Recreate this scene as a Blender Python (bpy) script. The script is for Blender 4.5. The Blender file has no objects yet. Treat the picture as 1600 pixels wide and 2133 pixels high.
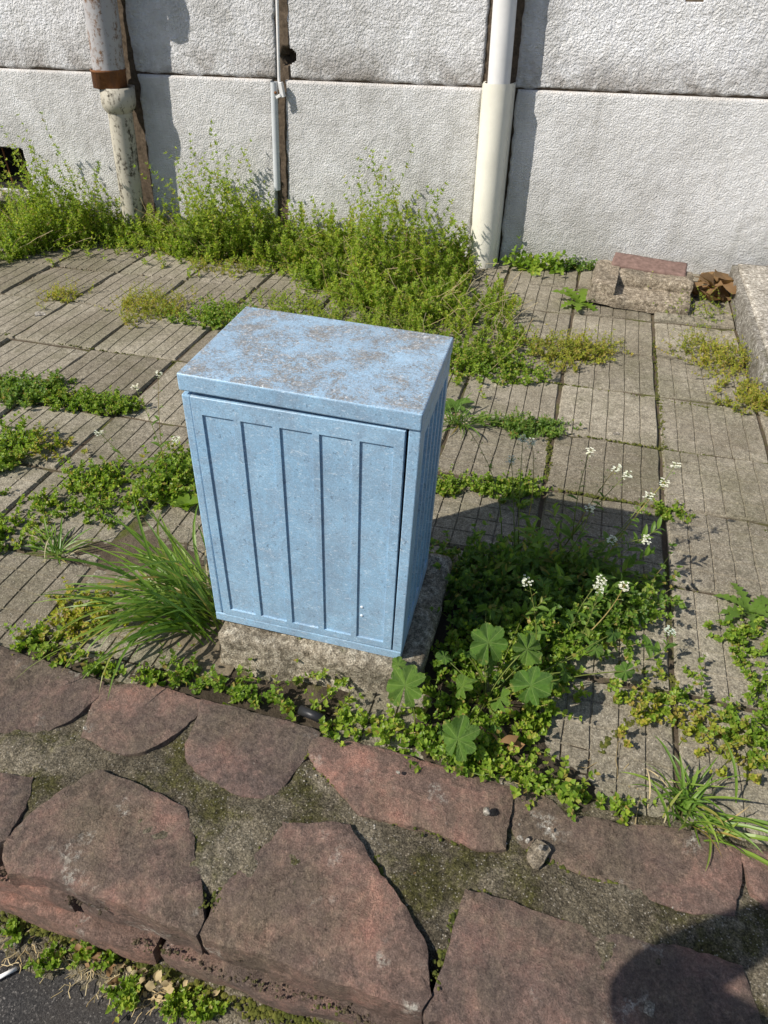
import bpy, bmesh, math, random
import numpy as np
from mathutils import Vector, Matrix, Euler
from mathutils.geometry import delaunay_2d_cdt

# ------------------------------------------------------------------ camera, sky, sun, exposure
SC = bpy.context.scene
COL = SC.collection
rad = math.radians
cam_d = bpy.data.cameras.new("camera"); cam = bpy.data.objects.new("camera", cam_d); COL.objects.link(cam)
cam.location = (0, 0, 1.5); cam.rotation_euler = (rad(90 - 38.75), 0, rad(15.5))
cam_d.sensor_fit = 'VERTICAL'; cam_d.sensor_height = 36.0; cam_d.lens = 36.0 * 1450 / 2133
cam_d.clip_start = 0.02; cam_d.clip_end = 500
SC.camera = cam
SUN = Vector((0.684, 0.563, -0.826)).normalized()          # direction the light travels
elev = math.asin(-SUN.z); azim = math.atan2(-SUN.x, -SUN.y)
W = bpy.data.worlds.new("World"); SC.world = W; W.use_nodes = True
wn = W.node_tree; wn.nodes.clear()
sky = wn.nodes.new("ShaderNodeTexSky"); sky.sky_type = 'NISHITA'; sky.sun_disc = False
sky.sun_elevation = elev; sky.sun_rotation = azim; sky.dust_density = 1.0; sky.ozone_density = 1.0
bg = wn.nodes.new("ShaderNodeBackground"); bg.inputs[1].default_value = 0.095
wo = wn.nodes.new("ShaderNodeOutputWorld")
wn.links.new(sky.outputs[0], bg.inputs[0]); wn.links.new(bg.outputs[0], wo.inputs[0])
sl = bpy.data.lights.new("sun", 'SUN'); sl.energy = 4.7; sl.angle = rad(0.5); sl.color = (1.0, 0.945, 0.85)
so = bpy.data.objects.new("sun", sl); COL.objects.link(so); so.location = (-4, -4, 8)
so.rotation_euler = SUN.to_track_quat('-Z', 'Y').to_euler()
SC.view_settings.view_transform = 'Standard'; SC.view_settings.look = 'None'
SC.view_settings.exposure = 0.32; SC.view_settings.gamma = 1.0; SC.view_settings.use_curve_mapping = False
SC.cycles.max_bounces = 8; SC.cycles.use_denoising = True

R = np.random.RandomState(7)
def V3(*a): return np.array(a, float)

# ------------------------------------------------------------------ numeric helpers
def _hash(ix, iy, iz, s):
    h = (ix.astype(np.int64) * 374761393 + iy.astype(np.int64) * 668265263 + iz.astype(np.int64) * 2147483647 + s * 974634777) & 0xffffffff
    h = ((h ^ (h >> 13)) * 1274126177) & 0xffffffff
    h = ((h ^ (h >> 16)) * 2246822519) & 0xffffffff
    return ((h ^ (h >> 15)) & 0xffffff) / float(0xffffff)
def vnoise(p, scale=1.0, seed=0):
    """value noise in -1..1 for an (N,3) array"""
    p = np.asarray(p, float) * scale
    i = np.floor(p).astype(np.int64); f = p - i; f = f * f * (3 - 2 * f)
    r = 0
    for dx in (0, 1):
        for dy in (0, 1):
            for dz in (0, 1):
                w = (f[:, 0] if dx else 1 - f[:, 0]) * (f[:, 1] if dy else 1 - f[:, 1]) * (f[:, 2] if dz else 1 - f[:, 2])
                r = r + w * _hash(i[:, 0] + dx, i[:, 1] + dy, i[:, 2] + dz, seed)
    return r * 2 - 1
def fbm(p, scale, seed=0, oct=4, gain=0.5):
    a, t, r = 1.0, 0.0, 0.0
    for o in range(oct):
        r = r + a * vnoise(p, scale * 2 ** o, seed + o * 17); t += a; a *= gain
    return r / t

def raw_mesh(name, v, faces):
    """faces: (M,k) int array, all faces with the same k"""
    v = np.asarray(v, np.float32).reshape(-1, 3); faces = np.asarray(faces, np.int32)
    me = bpy.data.meshes.new(name)
    k = faces.shape[1]; m = faces.shape[0]
    me.vertices.add(len(v)); me.vertices.foreach_set("co", v.ravel())
    me.loops.add(m * k); me.loops.foreach_set("vertex_index", faces.ravel())
    me.polygons.add(m); me.polygons.foreach_set("loop_start", np.arange(0, m * k, k, dtype=np.int32))
    me.update(calc_edges=True); me.validate()
    return me
def crisp(o, deg=32):
    o.data.set_sharp_from_angle(angle=math.radians(deg)); return o
def link(name, me, mat=None, parent=None, smooth=False):
    o = bpy.data.objects.new(name, me); COL.objects.link(o)
    if mat is not None and len(me.materials) == 0:
        me.materials.append(mat)
    if parent is not None: o.parent = parent
    me.polygons.foreach_set("use_smooth", np.full(len(me.polygons), bool(smooth)))
    return o
def obj(name, v, f, mat, parent=None, smooth=False):
    return link(name, raw_mesh(name, v, f), mat, parent, smooth)
def pyobj(name, v, f, mat, parent=None, smooth=False):
    me = bpy.data.meshes.new(name); me.from_pydata([tuple(map(float, p)) for p in v], [], [tuple(map(int, q)) for q in f]); me.update()
    return link(name, me, mat, parent, smooth)
def tag(o, label=None, cat=None, group=None, kind=None):
    if label: o['label'] = label
    if cat: o['category'] = cat
    if group: o['group'] = group
    if kind: o['kind'] = kind
    return o
def thing(name, label, cat, loc=(0, 0, 0), group=None, rot=(0, 0, 0)):
    o = bpy.data.objects.new(name, None); COL.objects.link(o); o.location = loc; o.rotation_euler = rot
    o.empty_display_size = 0.05
    return tag(o, label, cat, group)

def grid(us, ws, fn):
    """tensor grid -> verts, quads; fn(U,W)->(N,3)"""
    U, Wv = np.meshgrid(us, ws, indexing='ij'); n, m = len(us), len(ws)
    v = fn(U.ravel(), Wv.ravel())
    a = np.arange(n * m).reshape(n, m)
    q = np.stack([a[:-1, :-1], a[1:, :-1], a[1:, 1:], a[:-1, 1:]], -1).reshape(-1, 4)
    return v, q
def box(bm, x0, x1, y0, y1, z0, z1):
    vs = [bm.verts.new(p) for p in ((x0, y0, z0), (x1, y0, z0), (x1, y1, z0), (x0, y1, z0), (x0, y0, z1), (x1, y0, z1), (x1, y1, z1), (x0, y1, z1))]
    for f in ((0, 3, 2, 1), (4, 5, 6, 7), (0, 1, 5, 4), (1, 2, 6, 5), (2, 3, 7, 6), (3, 0, 4, 7)):
        bm.faces.new([vs[i] for i in f])
    return vs
def bm_obj(name, bm, mat, parent=None, smooth=False, bevel=0.0, seg=2):
    if bevel:
        bmesh.ops.bevel(bm, geom=[e for e in bm.edges], offset=bevel, segments=seg, affect='EDGES', profile=0.5)
    bmesh.ops.recalc_face_normals(bm, faces=bm.faces)
    me = bpy.data.meshes.new(name); bm.to_mesh(me); bm.free()
    return link(name, me, mat, parent, smooth)
def rock_box(dims, res, round_=0.02, amp=0.006, seed=0, scale=14.0, center=(0, 0, 0)):
    """a subdivided box with worn edges: verts, quads (closed)"""
    d = np.array(dims, float) / 2; bm = bmesh.new()
    box(bm, -d[0], d[0], -d[1], d[1], -d[2], d[2])
    n = [max(1, int(round(2 * x / res))) for x in d]
    for ax in range(3):
        es = [e for e in bm.edges if abs((e.verts[0].co - e.verts[1].co)[ax]) > 1e-6 and all(abs((e.verts[0].co - e.verts[1].co)[k]) < 1e-6 for k in range(3) if k != ax)]
        if n[ax] > 1: bmesh.ops.subdivide_edges(bm, edges=es, cuts=n[ax] - 1, use_grid_fill=True)
    bm.verts.ensure_lookup_table(); bm.faces.ensure_lookup_table()
    v = np.array([w.co[:] for w in bm.verts]); fs = [[w.index for w in f.verts] for f in bm.faces]; bm.free()
    inner = np.clip(v, -(d - min(round_, d.min() * .98)), d - min(round_, d.min() * .98))
    off = v - inner; ln = np.linalg.norm(off, axis=1, keepdims=True); ln[ln == 0] = 1
    rr = min(round_, d.min() * .98)
    v2 = inner + off / ln * np.minimum(ln, rr)
    nn = off / ln
    p = v2 + np.array([seed * 3.17, seed * 1.31, seed * 7.7])
    v2 = v2 + nn * (fbm(p, scale, seed, 4) * amp)[:, None] + np.stack([fbm(p, scale * .35, seed + 5, 2), fbm(p, scale * .35, seed + 6, 2), fbm(p, scale * .35, seed + 7, 2)], 1) * amp * 1.2
    return v2 + np.array(center), fs

class Soup:
    """collects triangles"""
    def __init__(s): s.v = []; s.f = []; s.n = 0
    def add(s, v, f):
        v = np.asarray(v, float).reshape(-1, 3); f = np.asarray(f, int)
        if f.shape[1] == 4: f = np.concatenate([f[:, [0, 1, 2]], f[:, [0, 2, 3]]])
        s.v.append(v); s.f.append(f + s.n); s.n += len(v)
    def inst(s, tv, tf, pos, d, up, size):
        """place template (x side, y length, z normal) at pos with length direction d, normal near up"""
        pos = np.asarray(pos, float); d = np.asarray(d, float); up = np.asarray(up, float); N = len(pos)
        if N == 0: return
        size = np.broadcast_to(np.asarray(size, float).reshape(-1, 1) if np.ndim(size) else np.full((N, 1), size), (N, 1))
        d = d / np.maximum(np.linalg.norm(d, axis=1, keepdims=True), 1e-9)
        x = np.cross(d, up); x = x / np.maximum(np.linalg.norm(x, axis=1, keepdims=True), 1e-6); z = np.cross(x, d)
        k = len(tv)
        v = pos[:, None, :] + size[:, :, None] * (tv[None, :, 0:1] * x[:, None] + tv[None, :, 1:2] * d[:, None] + tv[None, :, 2:3] * z[:, None])
        f = (np.asarray(tf)[None] + (np.arange(N) * k)[:, None, None]).reshape(-1, np.asarray(tf).shape[1])
        s.add(v.reshape(-1, 3), f)
    def tubes(s, pts, r):
        """pts (N,S,3), r (N,S): three-sided stems"""
        N, S, _ = pts.shape
        t = np.gradient(pts, axis=1); t /= np.maximum(np.linalg.norm(t, axis=2, keepdims=True), 1e-9)
        ref = np.where(np.abs(t[..., 2:3]) > .9, np.array([1., 0, 0]), np.array([0, 0, 1.]))
        a = np.cross(t, ref); a /= np.maximum(np.linalg.norm(a, axis=2, keepdims=True), 1e-9); b = np.cross(t, a)
        ring = [pts + r[..., None] * (math.cos(q) * a + math.sin(q) * b) for q in (0, 2.094, 4.189)]
        v = np.stack(ring, 2)                     # N,S,3,3
        idx = np.arange(N * S * 3).reshape(N, S, 3); fs = []
        for k in range(3):
            k2 = (k + 1) % 3
            fs.append(np.stack([idx[:, :-1, k], idx[:, :-1, k2], idx[:, 1:, k2], idx[:, 1:, k]], -1).reshape(-1, 4))
        s.add(v.reshape(-1, 3), np.concatenate(fs))
    def obj(s, name, mat, parent=None, smooth=False, kind=None):
        if not s.v: return None
        o = obj(name, np.concatenate(s.v), np.concatenate(s.f), mat, parent, smooth)
        if kind: o['kind'] = kind
        return o

# ------------------------------------------------------------------ materials
class Mt:
    def __init__(s, name, rough=0.8, spec=0.3):
        s.m = bpy.data.materials.new(name); s.m.use_nodes = True; s.nt = s.m.node_tree
        s.b = s.nt.nodes["Principled BSDF"]; s.out = s.nt.nodes["Material Output"]
        s.b.inputs["Roughness"].default_value = rough; s.b.inputs["Specular IOR Level"].default_value = spec
        s.geo = s.nt.nodes.new("ShaderNodeNewGeometry"); s.tc = s.nt.nodes.new("ShaderNodeTexCoord")
        s.pos = s.geo.outputs["Position"]; s.objc = s.tc.outputs["Object"]
    def set(s, sock, x):
        if isinstance(x, bpy.types.NodeSocket): s.nt.links.new(x, sock)
        elif x is not None:
            if hasattr(sock.default_value, "__len__") and not hasattr(x, "__len__"): x = [x] * len(sock.default_value)
            if hasattr(x, "__len__") and len(x) == 3 and len(sock.default_value) == 4: x = (*x, 1)
            sock.default_value = x
    def noise(s, scale, detail=4, rough=.55, dist=0, co=None, seed=0.0):
        n = s.nt.nodes.new("ShaderNodeTexNoise"); n.noise_dimensions = '4D'
        s.set(n.inputs["Vector"], s.pos if co is None else co); n.inputs["W"].default_value = seed
        n.inputs["Scale"].default_value = scale; n.inputs["Detail"].default_value = detail
        n.inputs["Roughness"].default_value = rough; n.inputs["Distortion"].default_value = dist
        return n.outputs["Fac"]
    def voro(s, scale, feature='F1', co=None, out="Distance"):
        n = s.nt.nodes.new("ShaderNodeTexVoronoi"); n.feature = feature; n.inputs["Scale"].default_value = scale
        s.set(n.inputs["Vector"], s.pos if co is None else co); return n.outputs[out]
    def scale(s, co, v, rot=(0, 0, 0)):
        n = s.nt.nodes.new("ShaderNodeMapping"); s.set(n.inputs["Vector"], co); n.inputs["Scale"].default_value = v
        n.inputs["Rotation"].default_value = rot; return n.outputs[0]
    def sep(s, co):
        n = s.nt.nodes.new("ShaderNodeSeparateXYZ"); s.set(n.inputs[0], co); return n.outputs
    def ramp(s, fac, *stops):
        n = s.nt.nodes.new("ShaderNodeValToRGB"); s.set(n.inputs[0], fac); e = n.color_ramp.elements
        while len(e) < len(stops): e.new(0.5)
        for el, (p, c) in zip(e, stops):
            el.position = p; el.color = (c, c, c, 1) if not hasattr(c, "__len__") else (*c, 1)
        return n.outputs[0]
    def mr(s, x, a, b, c=0., d=1.):
        n = s.nt.nodes.new("ShaderNodeMapRange"); s.set(n.inputs[0], x)
        for i, q in zip((1, 2, 3, 4), (a, b, c, d)): n.inputs[i].default_value = q
        return n.outputs[0]
    def mix(s, fac, a, b, mode='MIX'):
        n = s.nt.nodes.new("ShaderNodeMix"); n.data_type = 'RGBA'; n.blend_type = mode
        s.set(n.inputs[0], fac); s.set(n.inputs[6], a); s.set(n.inputs[7], b); return n.outputs[2]
    def math(s, op, a, b=0.5, c=None):
        n = s.nt.nodes.new("ShaderNodeMath"); n.operation = op; s.set(n.inputs[0], a); s.set(n.inputs[1], b)
        if c is not None: s.set(n.inputs[2], c)
        return n.outputs[0]
    def rnd(s): return s.geo.outputs["Random Per Island"]
    def speck(s, c, scale, lo=.6, hi=1.45, seed=50.0):
        return s.mix(1, c, s.ramp(s.noise(scale, 2, .7, seed=seed), (.36, (lo,) * 3), (.5, (1, 1, 1)), (.64, (hi,) * 3)), 'MULTIPLY')
    def orand(s):
        n = s.nt.nodes.new("ShaderNodeObjectInfo"); return n.outputs["Random"]
    def col(s, c): s.set(s.b.inputs["Base Color"], c); return s
    def rough(s, c): s.set(s.b.inputs["Roughness"], c); return s
    def bump(s, h, dist=0.002, strength=1.0, prev=None):
        n = s.nt.nodes.new("ShaderNodeBump"); s.set(n.inputs["Height"], h); n.inputs["Distance"].default_value = dist
        n.inputs["Strength"].default_value = strength
        if prev is not None: s.nt.links.new(prev, n.inputs["Normal"])
        s.nt.links.new(n.outputs[0], s.b.inputs["Normal"]); return n.outputs[0]
    def translucent(s, color, fac=0.35):
        t = s.nt.nodes.new("ShaderNodeBsdfTranslucent"); s.set(t.inputs[0], color)
        mx = s.nt.nodes.new("ShaderNodeMixShader"); mx.inputs[0].default_value = fac
        s.nt.links.new(s.b.outputs[0], mx.inputs[1]); s.nt.links.new(t.outputs[0], mx.inputs[2]); s.nt.links.new(mx.outputs[0], s.out.inputs[0])
        return s

def m_render(name, upper):
    m = Mt(name, .92, .15)
    n1 = m.noise(1.3, 5, .6); n2 = m.noise(9, 4, .6, seed=2); z = m.sep(m.pos)[2]
    base = m.ramp(n2, (.3, (.74, .74, .76)), (.7, (.86, .855, .86))) if upper else m.ramp(n2, (.3, (.66, .655, .655)), (.7, (.80, .79, .785)))
    grime = m.ramp(m.math('MULTIPLY_ADD', n2, .5, m.math('MULTIPLY', n1, .75)), (.54, 0), (.76, 1))
    c = m.mix(m.math('MULTIPLY', grime, .55), base, (.29, .28, .26))
    if upper:   # soot and dirt that collects just above the ledge
        f = m.math('MULTIPLY', m.mr(z, .93, 1.12, 1, 0), m.ramp(m.noise(6, 5, .65, seed=4), (.38, 0), (.58, 1)))
        c = m.mix(m.math('MULTIPLY', f, .8), c, (.17, .14, .11))
    else:       # rain splash and algae low down
        f = m.math('MULTIPLY', m.mr(z, .0, .5, 1, 0), m.ramp(m.noise(4, 5, .65, seed=5), (.30, 0), (.62, 1)))
        c = m.mix(m.math('MULTIPLY', f, .6), c, (.24, .23, .18))
        e = m.math('MULTIPLY', m.mr(z, .905, .925, 0, 1), m.ramp(m.noise(12, 3, .6, seed=8), (.3, 0), (.6, 1)))
        c = m.mix(m.math('MULTIPLY', e, .35), c, (.72, .60, .48))
    rain = m.ramp(m.noise(4, 5, .7, co=m.scale(m.pos, (2.4, 1, .25)), seed=31), (.50, 0), (.66, 1)); c = m.mix(m.math('MULTIPLY', rain, .28), c, (.30, .29, .265))
    pits = m.ramp(m.noise(75, 3, .6, seed=9), (.30, 1), (.42, 0))
    c = m.mix(m.math('MULTIPLY', pits, .35), c, (.2, .19, .18))
    m.col(c)
    g = m.noise(80 if upper else 105, 4, .6)
    m.bump(m.ramp(g, (.32, 0), (.60, 1)), .009 if upper else .006, .9)
    return m.m
def m_soil(name="soil", dark=False):
    m = Mt(name, 1.0, .05)
    n = m.noise(5, 8, .7); f = m.noise(90, 5, .7, seed=3)
    c = m.ramp(n, (.3, (.055, .042, .03)), (.5, (.10, .078, .055)), (.7, (.16, .13, .09)))
    if not dark:
        moss = m.ramp(m.noise(7, 5, .65, seed=6), (.5, 0), (.62, 1))
        c = m.mix(m.math('MULTIPLY', moss, .8), c, (.085, .10, .018))
    else:
        c = m.mix(.55, c, (.03, .024, .018))
    c = m.mix(m.ramp(f, (.58, 0), (.72, .5)), c, (.26, .22, .16))
    m.col(c); m.bump(m.math('ADD', n, m.math('MULTIPLY', f, .35)), .02, .9)
    return m.m
def m_slab(name):
    m = Mt(name, .93, .15)
    r = m.orand()
    n1 = m.noise(2.2, 6, .65); n2 = m.noise(28, 6, .7, seed=1); n3 = m.noise(260, 3, .6, seed=2)
    base = m.ramp(n2, (.32, (.165, .145, .112)), (.5, (.268, .240, .19)), (.68, (.375, .343, .28)))
    base = m.mix(1.0, base, m.ramp(r, (0, (.74, .72, .68)), (.5, (.97, .96, .94)), (1, (1.18, 1.17, 1.14))), 'MULTIPLY')
    dirt = m.ramp(m.math('ADD', m.math('MULTIPLY', n1, .75), m.math('MULTIPLY', n2, .25)), (.44, 0), (.62, 1))
    c = m.mix(m.math('MULTIPLY', dirt, .7), base, (.135, .112, .078))
    agg = m.ramp(m.voro(150, co=None), (.16, 1), (.24, 0))
    c = m.mix(m.math('MULTIPLY', agg, .5), c, m.ramp(m.noise(60, 2, seed=8), (.42, (.12, .10, .08)), (.55, (.62, .58, .50))))
    spots = m.ramp(m.noise(22, 3, .7, seed=11), (.30, 1), (.36, 0))
    c = m.mix(m.math('MULTIPLY', spots, .5), c, (.06, .05, .035))
    alg = m.ramp(m.noise(3.3, 6, .7, seed=61), (.46, 0), (.62, 1)); c = m.mix(m.math('MULTIPLY', alg, .45), c, (.125, .118, .068))
    c = m.speck(c, 200, .62, 1.4); c = m.speck(c, 70, .8, 1.2, 53.0)
    m.col(c)
    b = m.bump(n2, .004, .8); m.bump(n3, .0025, 1.0, b)
    return m.m
def m_porphyry(name):
    m = Mt(name, .88, .22)
    r = m.orand(); n1 = m.noise(8, 8, .72, .3); n2 = m.noise(60, 7, .78, seed=2); n3 = m.noise(300, 3, .6, seed=5); n4 = m.noise(3.1, 4, .6, seed=9)
    a = m.ramp(n1, (.32, (.12, .095, .090)), (.48, (.20, .148, .135)), (.58, (.265, .172, .152)), (.71, (.41, .225, .19)))
    a = m.mix(1.0, a, m.ramp(r, (0, (.85, .86, .88)), (.5, (1., .98, .97)), (1, (1.15, 1.06, 1.02))), 'MULTIPLY')
    film = m.ramp(m.math('ADD', m.math('MULTIPLY', n4, .7), m.math('MULTIPLY', n2, .3)), (.45, 0), (.6, 1))
    a = m.mix(m.math('MULTIPLY', film, .72), a, (.185, .155, .118))        # grey-olive lichen film
    a = m.mix(1.0, a, m.ramp(n2, (.32, (.6, .6, .6)), (.5, (1, 1, 1)), (.68, (1.4, 1.37, 1.32))), 'MULTIPLY')
    lich = m.math('MULTIPLY', m.ramp(m.noise(8, 3, .6, seed=21), (.60, 0), (.68, 1)), m.ramp(m.noise(80, 5, .75, seed=23), (.48, 0), (.58, 1)))
    a = m.mix(m.math('MULTIPLY', lich, .85), a, (.55, .53, .50))
    pep = m.ramp(n3, (.64, 0), (.72, 1)); a = m.mix(m.math('MULTIPLY', pep, .35), a, (.45, .38, .33))
    ck = m.ramp(m.voro(7, 'DISTANCE_TO_EDGE', co=m.mix(.12, m.pos, m.nt.nodes[n2.node.name].outputs['Color'])), (.0, 1), (.012, 0)); ck = m.math('MULTIPLY', ck, m.ramp(n4, (.5, 0), (.58, 1)))
    a = m.mix(m.math('MULTIPLY', ck, .5), a, (.05, .04, .035))
    a = m.speck(a, 280, .78, 1.28); a = m.speck(a, 110, .85, 1.15, 53.0); a = m.mix(1, a, (.93, .90, .82), 'MULTIPLY')
    m.col(a)
    b0 = m.bump(m.math('SUBTRACT', m.ramp(n1, (.45, 0), (.5, 1)), ck), .004, .8)
    b = m.bump(n2, .012, 1.0, b0); m.bump(n3, .003, 1.0, b)
    return m.m
def m_mortar(name, mossy=.75):
    m = Mt(name, .97, .08)
    n1 = m.noise(5, 7, .68); n2 = m.noise(70, 6, .7, seed=2)
    c = m.ramp(n1, (.32, (.072, .060, .042)), (.5, (.132, .112, .079)), (.68, (.235, .203, .15)))
    moss = m.ramp(m.math('ADD', m.math('MULTIPLY', m.noise(6.5, 5, .65, seed=6), .8), m.math('MULTIPLY', n2, .2)), (.49, 0), (.58, 1))
    c = m.mix(m.math('MULTIPLY', moss, mossy), c, m.ramp(n2, (.35, (.03, .03, .008)), (.65, (.085, .082, .02))))
    gr = m.ramp(m.voro(130), (.16, 1), (.24, 0))
    c = m.mix(m.math('MULTIPLY', gr, .7), c, m.ramp(m.noise(50, 2, seed=9), (.4, (.2, .17, .13)), (.65, (.5, .46, .4))))
    c = m.speck(c, 240, .5, 1.6); c = m.speck(c, 90, .7, 1.3, 53.0)
    m.col(c); b = m.bump(n2, .014, 1.0); m.bump(m.noise(220, 3, .6), .003, 1.0, b)
    return m.m
def m_concrete(name, tint=(1, 1, 1), moss=.3):
    m = Mt(name, .95, .12)
    n1 = m.noise(7, 6, .65); n2 = m.noise(55, 6, .72, seed=3)
    c = m.ramp(n2, (.34, (.09, .08, .065)), (.5, (.25, .23, .20)), (.64, (.48, .46, .42)))
    c = m.mix(1, c, tint, 'MULTIPLY')
    d = m.ramp(n1, (.46, 0), (.62, 1)); c = m.mix(m.math('MULTIPLY', d, .6), c, (.11, .095, .07))
    g = m.ramp(m.noise(9, 4, .6, seed=8), (.55, 0), (.65, 1)); c = m.mix(m.math('MULTIPLY', g, moss), c, (.085, .085, .025))
    c = m.speck(c, 230, .55, 1.5)
    m.col(c); b = m.bump(n2, .016, 1.0); m.bump(m.noise(200, 3, .65), .003, 1.0, b)
    return m.m
def m_asphalt(name):
    m = Mt(name, .9, .25)
    v = m.voro(330, out="Color"); n = m.noise(4, 6, .65)
    c = m.ramp(m.sep(v)[0], (0, (.022, .021, .022)), (.7, (.045, .043, .042)), (.92, (.075, .07, .066)), (1, (.19, .175, .16)))
    c = m.mix(m.ramp(n, (.45, 0), (.7, .6)), c, (.075, .062, .05))
    m.col(c); m.bump(m.math('ADD', m.noise(300, 3, .7), m.math('MULTIPLY', m.noise(40, 4), .4)), .004, .8)
    return m.m
def m_blue(name, worn):
    m = Mt(name, .42, .42); co = m.objc
    n1 = m.noise(7, 5, .6, co=co)
    fib = m.noise(55, 5, .72, 2.2, co=m.scale(co, (1.0, 1.0, .8), (0, 0, .5)))
    base = m.ramp(n1, (.3, (.23, .41, .59)), (.55, (.28, .475, .66)), (.75, (.335, .52, .69)))
    dark = m.ramp(m.noise(95, 4, .7, .8, co=co, seed=3), (.34, 1), (.41, 0))
    # weather film: greyer, more at the top of the panels
    film = m.ramp(m.noise(16, 6, .75, 1.4, co=co, seed=6), (.42, 0), (.62, 1))
    c = m.mix(m.math('MULTIPLY', film, .6), base, (.225, .315, .42))
    sm = m.ramp(m.noise(5.5, 7, .72, 1.0, co=m.scale(co, (1, 1, .6)), seed=41), (.44, 0), (.64, 1)); c = m.mix(m.math('MULTIPLY', sm, .42), c, (.165, .24, .33))
    c = m.mix(m.math('MULTIPLY', dark, .65), c, (.07, .11, .17))
    streak = m.ramp(m.noise(42, 5, .75, 3.0, co=m.scale(co, (1, 1, 2.2), (0, .6, 0)), seed=9), (.56, 0), (.62, 1))
    c = m.mix(m.math('MULTIPLY', streak, .45), c, (.72, .82, .90))
    if worn:
        patch = m.noise(15, 5, .7, .8, co=co, seed=14)
        w = m.math('ADD', m.math('MULTIPLY', patch, .60), m.math('MULTIPLY', m.noise(120, 4, .75, 2.2, co=m.scale(co, (1.0, 2.2, 1), (0, 0, -.35)), seed=15), .85))
        wm = m.ramp(w, (.735, 0), (.765, .95))
        wc = m.ramp(fib, (.36, (.13, .11, .09)), (.48, (.23, .21, .185)), (.56, (.34, .325, .305)), (.64, (.8, .79, .78)))
        c = m.mix(.3, c, (.42, .53, .63))
        c = m.mix(wm, c, wc)
        m.rough(m.ramp(wm, (0, .42), (1, .8)))
        m.bump(m.math('SUBTRACT', fib, wm), .0012, .6)
    else:
        m.bump(m.noise(240, 4, .7, co=co), .0006, .5)
    c = m.speck(c, 300, .84, 1.16); c = m.mix(.12, c, (.30, .34, .37))
    m.col(c)
    return m.m
def m_metalpaint(name, base, rust, amount, rough=.5, spec=.4, grime=.3):
    m = Mt(name, rough, spec)
    st = m.scale(m.pos, (1, 1, .25))
    a = m.noise(14, 6, .68, co=st); b = m.noise(45, 5, .7, seed=3); z = m.noise(5, 4, .6, seed=6)
    f = m.ramp(m.math('ADD', m.math('MULTIPLY', a, .6), m.math('MULTIPLY', b, .4)), (amount, 1), (amount + .07, 0))
    base_c = m.mix(m.ramp(z, (.45, 0), (.7, grime)), base, tuple(x * .55 for x in base))
    rc = m.ramp(b, (.3, tuple(x * .45 for x in rust)), (.6, rust), (.8, tuple(min(1, x * 1.7) for x in rust)))
    m.col(m.mix(f, base_c, rc)); m.rough(m.ramp(f, (0, rough), (1, .9)))
    m.bump(m.math('ADD', b, m.math('MULTIPLY', f, .8)), .0015, .5)
    return m.m
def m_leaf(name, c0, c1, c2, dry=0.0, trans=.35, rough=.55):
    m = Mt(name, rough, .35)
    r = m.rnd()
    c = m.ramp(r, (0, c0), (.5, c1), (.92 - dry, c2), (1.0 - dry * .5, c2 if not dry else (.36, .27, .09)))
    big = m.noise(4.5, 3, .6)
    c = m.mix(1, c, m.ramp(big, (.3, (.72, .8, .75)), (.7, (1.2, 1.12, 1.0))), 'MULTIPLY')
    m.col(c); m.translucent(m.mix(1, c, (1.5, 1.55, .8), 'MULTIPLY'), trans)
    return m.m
def m_plain(name, c, rough=.7, var=.25, scale=60, spec=.3, bumpd=.001):
    m = Mt(name, rough, spec); n = m.noise(scale, 5, .65)
    m.col(m.ramp(n, (.25, tuple(x * (1 - var) for x in c)), (.75, tuple(min(1, x * (1 + var)) for x in c))))
    m.bump(n, bumpd, .6); return m.m

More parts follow.
